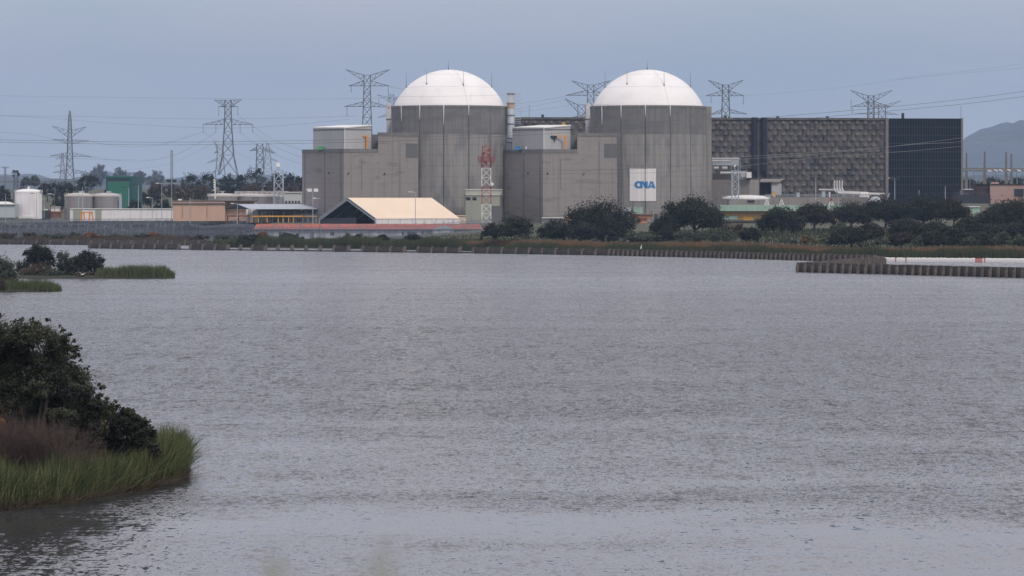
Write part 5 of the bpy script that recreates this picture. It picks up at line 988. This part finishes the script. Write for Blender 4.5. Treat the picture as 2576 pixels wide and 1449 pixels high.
def band(tab, depth, n, x0, x1, zoff=0):
    px = rng.uniform(x0, x1, n); out = []
    for p in px:
        Ys = lerp_tab(tab, p); Y = Ys + rng.uniform(0, depth); x = X(p, Ys); out.append((x, Y, max(gz(x, Y), 0) - .15))
    return np.array(out)
shore = [(535, 1268), (700, 1250), (950, 1219), (1165, 1173), (1300, 1144), (1535, 1112), (1800, 1068), (2047, 1018), (2200, 1008), (2700, 1008)]
b_ = band(shore, 9, 42000, 535, 2640); pxb = b_[:, 0] / b_[:, 1] * FPX + CX; hz = rng.uniform(1.5, 2.7, len(b_)) * np.where(pxb < 1150, 1.35, 1.0) * (1 + .16 * np.sin(b_[:, 0] * .23) + .1 * np.sin(b_[:, 0] * .71)); reeds("reed_bed", b_, hz, .16, .35, reed_far, "long band of green reeds along the far bank behind the baffle walls", 2)
b_ = band([(a, b + 7) for a, b in shore], 7, 20000, 1090, 2640); k_ = np.clip((np.sin(b_[:, 0] * .11 + 1) + np.sin(b_[:, 0] * .037)) * .5 + .6, .1, 1.1); hz = rng.uniform(2.1, 3.3, len(b_)) * (.78 + .25 * k_); reeds("reed_plumes", b_, hz, .17, .3, reed_r, "rust coloured reed tops along the back of the far reed band", 2)
lsh = [(-40, 1424), (480, 1404), (520, 1330), (560, 1250)]
b_ = band(lsh, 22, 9000, -40, 560); reeds("scrub_fringe", b_, rng.uniform(.5, 1.7, len(b_)) * (1 + .4 * np.sin(b_[:, 0] * .4)), .2, .5, leaf_brown, "low brown and olive scrub along the far left waterline", 2)
n = 26000; gx = rng.uniform(-30, 160, n); gy = rng.uniform(1030, 1260, n); b_ = np.array([(a, c, gz(a, c) - .1) for a, c in zip(gx, gy) if gz(a, c) > .25]); n = len(b_); gx, gy = b_[:, 0], b_[:, 1]; reeds("rough_grass", b_, rng.uniform(.3, 1.3, n) * (1 + .5 * np.sin(gx * .21) * np.sin(gy * .17)), .25, .5, leaf_grass, "rough green grass and low scrub under the right bank oaks", 2)
n = 11000; px = rng.uniform(560, 1260, n); gy = rng.uniform(0, 1, n); b_ = []
for p, q in zip(px, gy): Ys = lerp_tab(shore, p) + 6; Y_ = Ys + (1314 - Ys) * q; x_ = X(p, Y_); b_.append((x_, Y_, gz(x_, Y_) - .1))
b_ = np.array(b_); reeds("bank_scrub", b_, rng.uniform(.7, 1.9, n) * np.where(gy > .4, .35, .7) * (1 + .45 * np.sin(b_[:, 0] * .33) * np.sin(b_[:, 1] * .21)), .3, .5, leaf_scrub, "mixed green and rusty scrub between the front fence and the reeds", 2)
n = 15000; px = rng.uniform(-40, 640, n); gy = rng.uniform(1424, 1600, n); b_ = np.array([(X(p, q), q, gz(X(p, q), q) - .1) for p, q in zip(px, gy)]); reeds("slope_scrub", b_, rng.uniform(.3, 1.3, n) * (1 + .5 * np.sin(b_[:, 0] * .25) * np.sin(b_[:, 1] * .11)), .35, .5, leaf_slope, "low dull grey green scrub on the fenced slope at left", 2)
# islets -------------------------------------------------------------------
mud = mat("dark mud bank", (.035, .035, .022), .95)
def bank(name, pts, z, label):
    n = len(pts); c = (sum(p[0] for p in pts) / n, sum(p[1] for p in pts) / n); inn = [(c[0] + (p[0] - c[0]) * .82, c[1] + (p[1] - c[1]) * .82) for p in pts]
    mb = MB().add([(*p, -.6) for p in pts] + [(*p, .12) for p in pts] + [(*p, z) for p in inn] + [(*c, z * 1.2)], [(i, (i + 1) % n, n + (i + 1) % n, n + i) for i in range(n)] + [(n + i, n + (i + 1) % n, 2 * n + (i + 1) % n, 2 * n + i) for i in range(n)] + [(2 * n + i, 2 * n + (i + 1) % n, 3 * n) for i in range(n)])
    return tag(mb.build(name, mud, org=(c[0], c[1], 0)), kind="structure")
Y = 771
bank("islet_ground", [(X(-60, Y), Y), (X(140, Y), Y - 1), (X(420, Y), Y), (X(430, Y), Y + 6), (X(250, Y), Y + 24), (X(-60, Y), Y + 34)], .5, "")
bank("islet_ground", [(X(-60, 662), 661), (X(60, 662), 660), (X(140, 662), 663), (X(130, 662), 672), (X(-60, 662), 690)], .4, "")
tree("oak_tree", "dark gappy oak on the left islet, standing highest", "tree", 100, 611, 690, 86, 782, n=9000, size=.17, group="trees on the islets", low=.15, nb=9)
tree("oak_tree", "dark dense oak at the middle of the left islet", "tree", 218, 629, 694, 92, 780, n=9000, size=.17, group="trees on the islets", low=.1, nb=8)
tree("bush", "pale twiggy olive bush between the two islet oaks", "bush", 158, 626, 696, 56, 784, m=leaf_olive, n=2600, size=.15, group="bushes on the islets", trunk=True, low=.1)
tree("bush", "dark green bush hugging the foot of the dense islet oak", "bush", 190, 666, 699, 74, 777, m=leaf_oak, n=3600, size=.15, group="bushes on the islets", trunk=False, low=0)
tree("bush", "dark bush where the dense islet oak meets the reed tongue", "bush", 246, 664, 699, 44, 779, m=leaf_olive, n=2400, size=.15, group="bushes on the islets", trunk=False, low=0)
tree("bush", "dark bush at the foot of the gappy islet oak", "bush", 108, 658, 698, 70, 780, m=leaf_brown, n=3200, size=.15, group="bushes on the islets", trunk=False, low=0)
tree("bush", "dark bush in the gap before the two islet oaks", "bush", 165, 655, 697, 54, 778, m=leaf_oak, n=3000, size=.15, group="bushes on the islets", trunk=False, low=0)
tree("bush", "reddish brown bush at the left of the far islet", "bush", 84, 668, 699, 90, 776, m=leaf_brown, n=3600, size=.15, group="bushes on the islets", trunk=False, low=0)
tree("bush", "rounded green brown bush on the islet waterline", "bush", 134, 675, 700, 62, 774, m=leaf_olive, n=2600, size=.14, group="bushes on the islets", trunk=False, low=0)
tree("bush", "brown bush below the dense islet oak", "bush", 205, 682, 700, 84, 774, m=leaf_brown, n=2600, size=.14, group="bushes on the islets", trunk=False, low=0)
tree("bush", "olive bush behind the left big bush of the islets", "bush", 55, 650, 695, 50, 786, m=leaf_olive, n=2600, size=.15, group="bushes on the islets", trunk=False, low=0)
tree("bush", "big round green bush cut by the left picture edge", "bush", 8, 640, 732, 86, 668, m=leaf_olive, n=9000, size=.14, group="bushes on the islets", trunk=True, low=0, nb=9)
tree("bush", "low brown bush at the left edge waterline", "bush", -4, 700, 734, 50, 662, m=leaf_brown, n=2600, size=.12, group="bushes on the islets", trunk=False, low=0)
def patch(x0, x1, Y, depth, n, hfun, h0, h1):
    px = rng.uniform(x0, x1, n); yy = Y + rng.uniform(0, depth, n); h = rng.uniform(h0, h1, n) * np.array([hfun(p) for p in px]); return np.stack([(px - CX) / FPX * Y, yy, np.full(n, -.05)], 1), h
b_, h_ = patch(240, 433, 771, 6, 9000, lambda p: .78 + .25 * math.sin((p - 240) / 193 * 2.6) - (.35 * max(0, (p - 412) / 20)), 1.3, 2.75); h_ *= clump(b_[:, 0], b_[:, 1], .7, .7, 1.15); reeds("reed_bed", b_, h_, .07, .35, reed_g, "green reed tongue at the right end of the farther islet", 3)
b_, h_ = patch(12, 150, 661, 4, 4200, lambda p: 1 - (.4 * max(0, (p - 120) / 30)), 1.2, 2.3); h_ *= clump(b_[:, 0], b_[:, 1], .6, .7, 1.12); k = rng.random(len(b_)) < np.clip((158 - (b_[:, 0] / 661 * FPX + CX)) / 40, .25, 1); reeds("reed_bed", b_[k], h_[k], .06, .4, reed_g, "green reeds standing in water at the nearer small islet", 3)
# ================================================================ near peninsula
pen = [(-44, 192), (X(0, 197) - 1, 196.5), (X(150, 199), 198.5), (X(300, 206), 205), (X(420, 216), 215), (X(458, 222), 221), (X(430, 232), 232), (X(290, 246), 246), (-34, 258), (-60, 258)]
bank("shore_ground", pen, .35, "")
def inpoly(x, y, P_):
    c = False
    for (a, b), (d, e) in zip(P_, P_[1:] + P_[:1]):
        if (b > y) != (e > y) and x < (d - a) * (y - b) / (e - b) + a: c = not c
    return c
edge = [(-60, 196), (0, 197), (150, 199), (300, 206), (400, 212.5), (440, 216), (480, 221), (494, 224)]
px = rng.uniform(-40, 462, 30000); dd = rng.uniform(0, 1, 30000) ** 1.25 * 13; yy = np.array([lerp_tab(edge, p) for p in px]) + dd; xx = (px - CX) / FPX * (yy - dd * .3)
h_ = rng.uniform(1.5, 2.75, 30000) * (1 + .12 * np.sin(xx * 1.9) + .07 * np.sin(xx * 5.1 + yy)); h_ *= np.where(px > 385, 1.03, .93); h_ *= np.where(px > 425, 1 - (px - 425) / 37 * .32, 1)
h_ *= clump(xx + .3 * np.sin(yy * 3), yy, .55, .8, 1.12) * clump(xx, yy, 1.7, .88, 1.08); base = np.stack([xx, yy, np.full(30000, -.1)], 1)
reeds("reed_bed", base, h_, .035, .55, reed_g, "tall green reeds fringing the near shore at the lower left", 5)
n = 420; px = rng.uniform(430, 470, n); yy = np.array([lerp_tab(edge, p) for p in px]) + rng.uniform(-.5, 4, n); b_ = np.stack([(px - CX) / FPX * (yy), yy, np.full(n, -.1)], 1)
reeds("arching_reeds", b_, rng.uniform(1.6, 2.5, n), .02, 1.0, reed_g, "thin arching reed stems leaning over the water at the tip", 6)
n = 5000; px = rng.uniform(-40, 470, n); yy = np.array([lerp_tab(edge, p) for p in px]) + rng.uniform(-.3, 1.2, n); b_ = np.stack([(px - CX) / FPX * yy, yy, np.full(n, -.1)], 1)
reeds("dead_reed_litter", b_, rng.uniform(.25, 1.0, n), .035, .8, leaf_brown, "broken brown dead reeds along the near waterline", 3)
def B(px, py, r, Y, q=1.0, ry=None): k = Y / FPX; return (X(px, Y), Y + 0, Z(py, Y), r * k, (ry or r) * k, r * k * q)
main = [(60, 850, 52), (20, 862, 56), (105, 838, 40), (148, 862, 36), (165, 885, 28), (-40, 870, 80), (128, 905, 46), (60, 915, 60), (-10, 945, 78), (120, 960, 62), (180, 950, 44), (212, 985, 38), (60, 960, 60), (110, 1030, 60), (245, 1030, 34), (60, 1000, 72), (150, 1020, 60), (205, 1040, 46), (-20, 1040, 80), (90, 1060, 62), (175, 1085, 48), (130, 1110, 50), (230, 1020, 26), (30, 1100, 60), (-20, 1110, 60), (80, 1120, 50), (200, 1110, 44), (230, 1070, 40), (-60, 830, 60), (-50, 1000, 70)]
r = empty("oak_tree", (X(120, 207), 207, .3), "big dark holm oak at the lower left, its crown reaching the picture edge", "tree")
front = [(155, 1050, 36), (95, 985, 34), (165, 1100, 34)]
blobs = [B(a, b, c, 203.8, .8) for a, b, c in front]
for i, (a, b, c) in enumerate(main): Y = 207 + ((i * 37) % 11 - 5) * .35; blobs.append(B(a, b, c, Y, .82))
rs = random.Random(9); sm = []
for (x_, y_, z_, rx_, ry_, rz_) in blobs[3:]:
    for q in range(4):
        a = rs.uniform(-.5, 2.6); f = rs.uniform(.98, 1.28); s_ = rs.uniform(.14, .26); sm.append((x_ + math.cos(a) * rx_ * f, y_ + rs.uniform(-.4, .4), z_ + math.sin(a) * rz_ * f, s_, s_, s_ * .8))
leaves("outer_sprays", sm, 14000, .05, leaf_near, r, per=30, thick=.1)
leaves("crown", blobs, 190000, .055, leaf_near, r, per=110, thick=.35); limbs(r, (X(110, 207), 207, .3), [(b[0], b[1], b[2]) for b in blobs[::2]], .24)
rr = random.Random(4)
for b in blobs[3:10]:
    tw = MB()
    for k in range(5): a = rr.uniform(.2, 2.9); p = Vector((b[0], b[1], b[2])); q = p + Vector((math.cos(a) * b[3] * 1.15, 0, math.sin(a) * b[5] * 1.15)); tw.path([p, (p + q) / 2 + Vector((0, 0, .1)), q], .03, 4, .006)
    tw.build("branch", bark, r)
low = [(262, 1040, 34), (300, 1062, 34), (285, 1095, 30), (335, 1078, 34), (350, 1110, 30), (372, 1100, 24), (378, 1135, 18), (240, 1075, 30), (318, 1045, 22), (350, 1062, 22), (386, 1128, 16), (300, 1120, 30), (340, 1130, 26), (265, 1120, 30), (225, 1045, 34), (235, 1110, 34), (318, 1052, 26), (285, 1030, 20), (372, 1085, 16), (392, 1142, 12), (205, 1075, 34)]
r = empty("oak_tree", (X(260, 211), 211, .3), "lower spreading oak with drooping boughs right of the big one", "tree")
blobs = [B(a, b, c, 211 + ((i * 29) % 7 - 3) * .3, .72) for i, (a, b, c) in enumerate(low)]
sm = []
for (x_, y_, z_, rx_, ry_, rz_) in blobs:
    for q in range(3):
        a = rs.uniform(-.6, 2.4); f = rs.uniform(.98, 1.35); s_ = rs.uniform(.12, .22); sm.append((x_ + math.cos(a) * rx_ * f, y_ + rs.uniform(-.4, .4), z_ + math.sin(a) * rz_ * f, s_, s_, s_ * .8))
leaves("outer_sprays", sm, 5000, .05, leaf_near, r, per=30, thick=.1)
leaves("crown", blobs, 52000, .055, leaf_near, r, per=70, thick=.2); limbs(r, (X(235, 211), 211, .3), [(b[0], b[1], b[2]) for b in blobs], .14)
def twigs(name, cx, cy, Y, n, spread, h, m, label, r0=.02, lean=0, z0=.2, cat="bush"):
    k = Y / FPX; mb = MB(); rr = random.Random(int(cx + cy)); x0 = X(cx, Y)
    def grow(p, d, L_, r_, lv):
        q = p + d * L_; mb.bar(p, q, r_, 3, r_ * .6)
        if lv:
            for i in range(rr.choice((2, 3))): nd = (d + Vector((rr.gauss(0, .45), rr.gauss(0, .35), rr.gauss(.05, .3)))).normalized(); grow(q, nd, L_ * rr.uniform(.6, .8), r_ * .6, lv - 1)
    for i in range(n): p = Vector((x0 + rr.uniform(-1, 1) * spread, Y + rr.uniform(-1, 1) * spread * .5, z0)); grow(p, Vector((rr.gauss(lean, .3), rr.gauss(0, .2), 1)).normalized(), h * rr.uniform(.3, .42), r0, 4)
    o = mb.build(name, m, org=(x0, Y, z0)); return tag(o, label, cat)
twigs("bare_shrub", 66, 1140, 202.2, 150, 1.75, 3.7, duntwig, "dead purplish brown shrub in front of the big near oak", .028)
twigs("bare_shrub", -12, 1140, 202.0, 50, .9, 4.2, duntwig, "second dead purplish shrub at the left picture edge", .02)
twigs("bare_sapling", 250, 1030, 209.5, 3, .2, 1.35, twig, "pale bare twigs rising beside the near oak crown", .018, .3, Z(1000, 209.5))
r = empty("autumn_shrub", (X(235, 214), 214, .2), "yellow orange autumn shrub glowing through the near oak boughs", "bush")
leaves("foliage", [B(205, 1065, 30, 214, 1.1), B(250, 1090, 38, 214, .9), B(320, 1100, 30, 214, .8), B(290, 1120, 34, 214, .8), B(215, 1105, 34, 214, 1)], 5200, .06, leaf_yel, r, per=60)
limbs(r, (X(245, 214), 214, .2), [(X(a, 214), 214, Z(b, 214)) for a, b in ((205, 1065), (250, 1090), (320, 1100))], .05)
r = empty("autumn_shrub", (X(-2, 206), 206, .2), "orange leaved shrub peeping out at the left picture edge", "bush")
leaves("foliage", [B(0, 950 + 120, 22, 204.5, 1.5), B(4, 1130, 22, 204.5, 1)], 1200, .05, leaf_yel, r, per=50); limbs(r, (X(-2, 204.5), 204.5, .2), [(X(0, 204.5), 204.5, Z(1070, 204.5)), (X(5, 204.5), 204.5, Z(1120, 204.5))], .03)
# knoll the viewer stands on, and its blurred grass heads
mb = MB(); kv = []; rad = [0, 4, 9, 20, 45, 80, 120, 150]; kz = [13.3, 13.3, 13.0, 11.2, 7.2, 3.2, .6, -.8]
for r_, z_ in zip(rad, kz):
    for k in range(28): a = 2 * math.pi * k / 28; kv.append((r_ * math.cos(a) * (1 if math.sin(a) > 0 else 1.2), r_ * math.sin(a) - 12, z_))
mb.add(kv, [(j * 28 + k, j * 28 + (k + 1) % 28, (j + 1) * 28 + (k + 1) % 28, (j + 1) * 28 + k) for j in range(7) for k in range(28)])
tag(mb.build("knoll_ground", ground_m, org=(0, 0, 0), smooth=True), kind="structure")
for cxp, tp_, lab in ((700, 1392, "blurred pale grass head at the bottom edge, left one"), (962, 1376, "blurred pale grass head at the bottom edge, right one")):
    Yk = 4.2; mb = MB(); rr = random.Random(int(cxp)); bx_ = X(cxp, Yk)
    for k in range(7):
        x_ = bx_ + rr.uniform(-.016, .016); top = Z(tp_ + rr.uniform(0, 46), Yk); mb.path([(x_, Yk, 13.0), (x_ + rr.uniform(-.01, .01), Yk, top - .2), (x_ + rr.uniform(-.012, .012), Yk, top)], .0022, 4, .0009)
        for q in range(5): z_ = top - .012 * q; mb.bar((x_, Yk, z_), (x_ + rr.uniform(-.008, .008), Yk, z_ + .014), .0012, 4, .0004)
    o = mb.build("grass_tuft", leaf_straw, org=(bx_, Yk, 13.0)); tag(o, lab, "grass tuft")
# ================================================================ birds
def bird(px, py, Y, s, label, flying=True):
    p = P(px, py, Y); r = empty("gull" if flying else "egret", tuple(p), label, "bird"); mb = MB()
    mb.bar((p.x - s * .3, p.y, p.z - s * .05), (p.x + s * .1, p.y, p.z), s * .07, 6, s * .1); mb.bar((p.x + s * .1, p.y, p.z), (p.x + s * .35, p.y, p.z + s * .05), s * .1, 6, s * .03); mb.build("body", white_b, r)
    for q in ((-1, .75, .55), (1, .9, .6)): MB().add([(p.x, p.y - .05, p.z), (p.x + q[0] * s * .5, p.y - s * .1, p.z + s * q[2] * .55), (p.x + q[0] * s * q[1] * 1.1, p.y, p.z + s * q[2]), (p.x + q[0] * s * .45, p.y + s * .25, p.z + s * .18)], [(0, 1, 2, 3)]).build("wing", white_b, r)
bird(208, 690, 640, .85, "white gull gliding before the left islet")
def egret(px, py, lab):
    x, y = wl(px, py); r = empty("egret", (x, y, 0), lab, "bird"); MB().bar((x, y, .35), (x + .1, y, .75), .12, 6, .16).build("body", white_b, r); MB().path([(x + .1, y, .75), (x + .2, y, 1.0), (x + .12, y, 1.2), (x + .25, y, 1.28)], .05, 5).build("neck", white_b, r); MB().bar((x, y, 0), (x, y, .4), .02, 4).build("leg", dark_m, r)
x, y = wl(1612, 644.2)
r = empty("egret", (x, y, 1.7), "white egret perched on the long baffle wall below the banner", "bird"); MB().bar((x, y, 1.9), (x + .1, y, 2.5), .16, 6, .22).build("body", white_b, r); MB().path([(x + .1, y, 2.5), (x + .2, y, 2.9), (x + .3, y, 3.0)], .08, 5).build("neck", white_b, r); MB().bar((x, y, 1.65), (x, y, 2.0), .03, 4).build("leg", dark_m, r)
# ================================================================ haze
HAZE_D = 0.00005
mh = bpy.data.materials.new("thin blue air"); mh.use_nodes = True; T = mh.node_tree; T.nodes.clear(); ho = T.nodes.new("ShaderNodeOutputMaterial"); pv = T.nodes.new("ShaderNodeVolumePrincipled")
pv.inputs["Color"].default_value = (.52, .7, 1, 1); pv.inputs["Density"].default_value = HAZE_D; pv.inputs["Anisotropy"].default_value = 0.0; T.links.new(pv.outputs[0], ho.inputs["Volume"])
o = MB().box((0, 9000, -5), (14000, 22000, 620)).build("haze", mh, org=(0, 9000, -5)); tag(o, kind="stuff"); o["label"] = "thin blue air haze over the whole scene"; o["category"] = "haze"
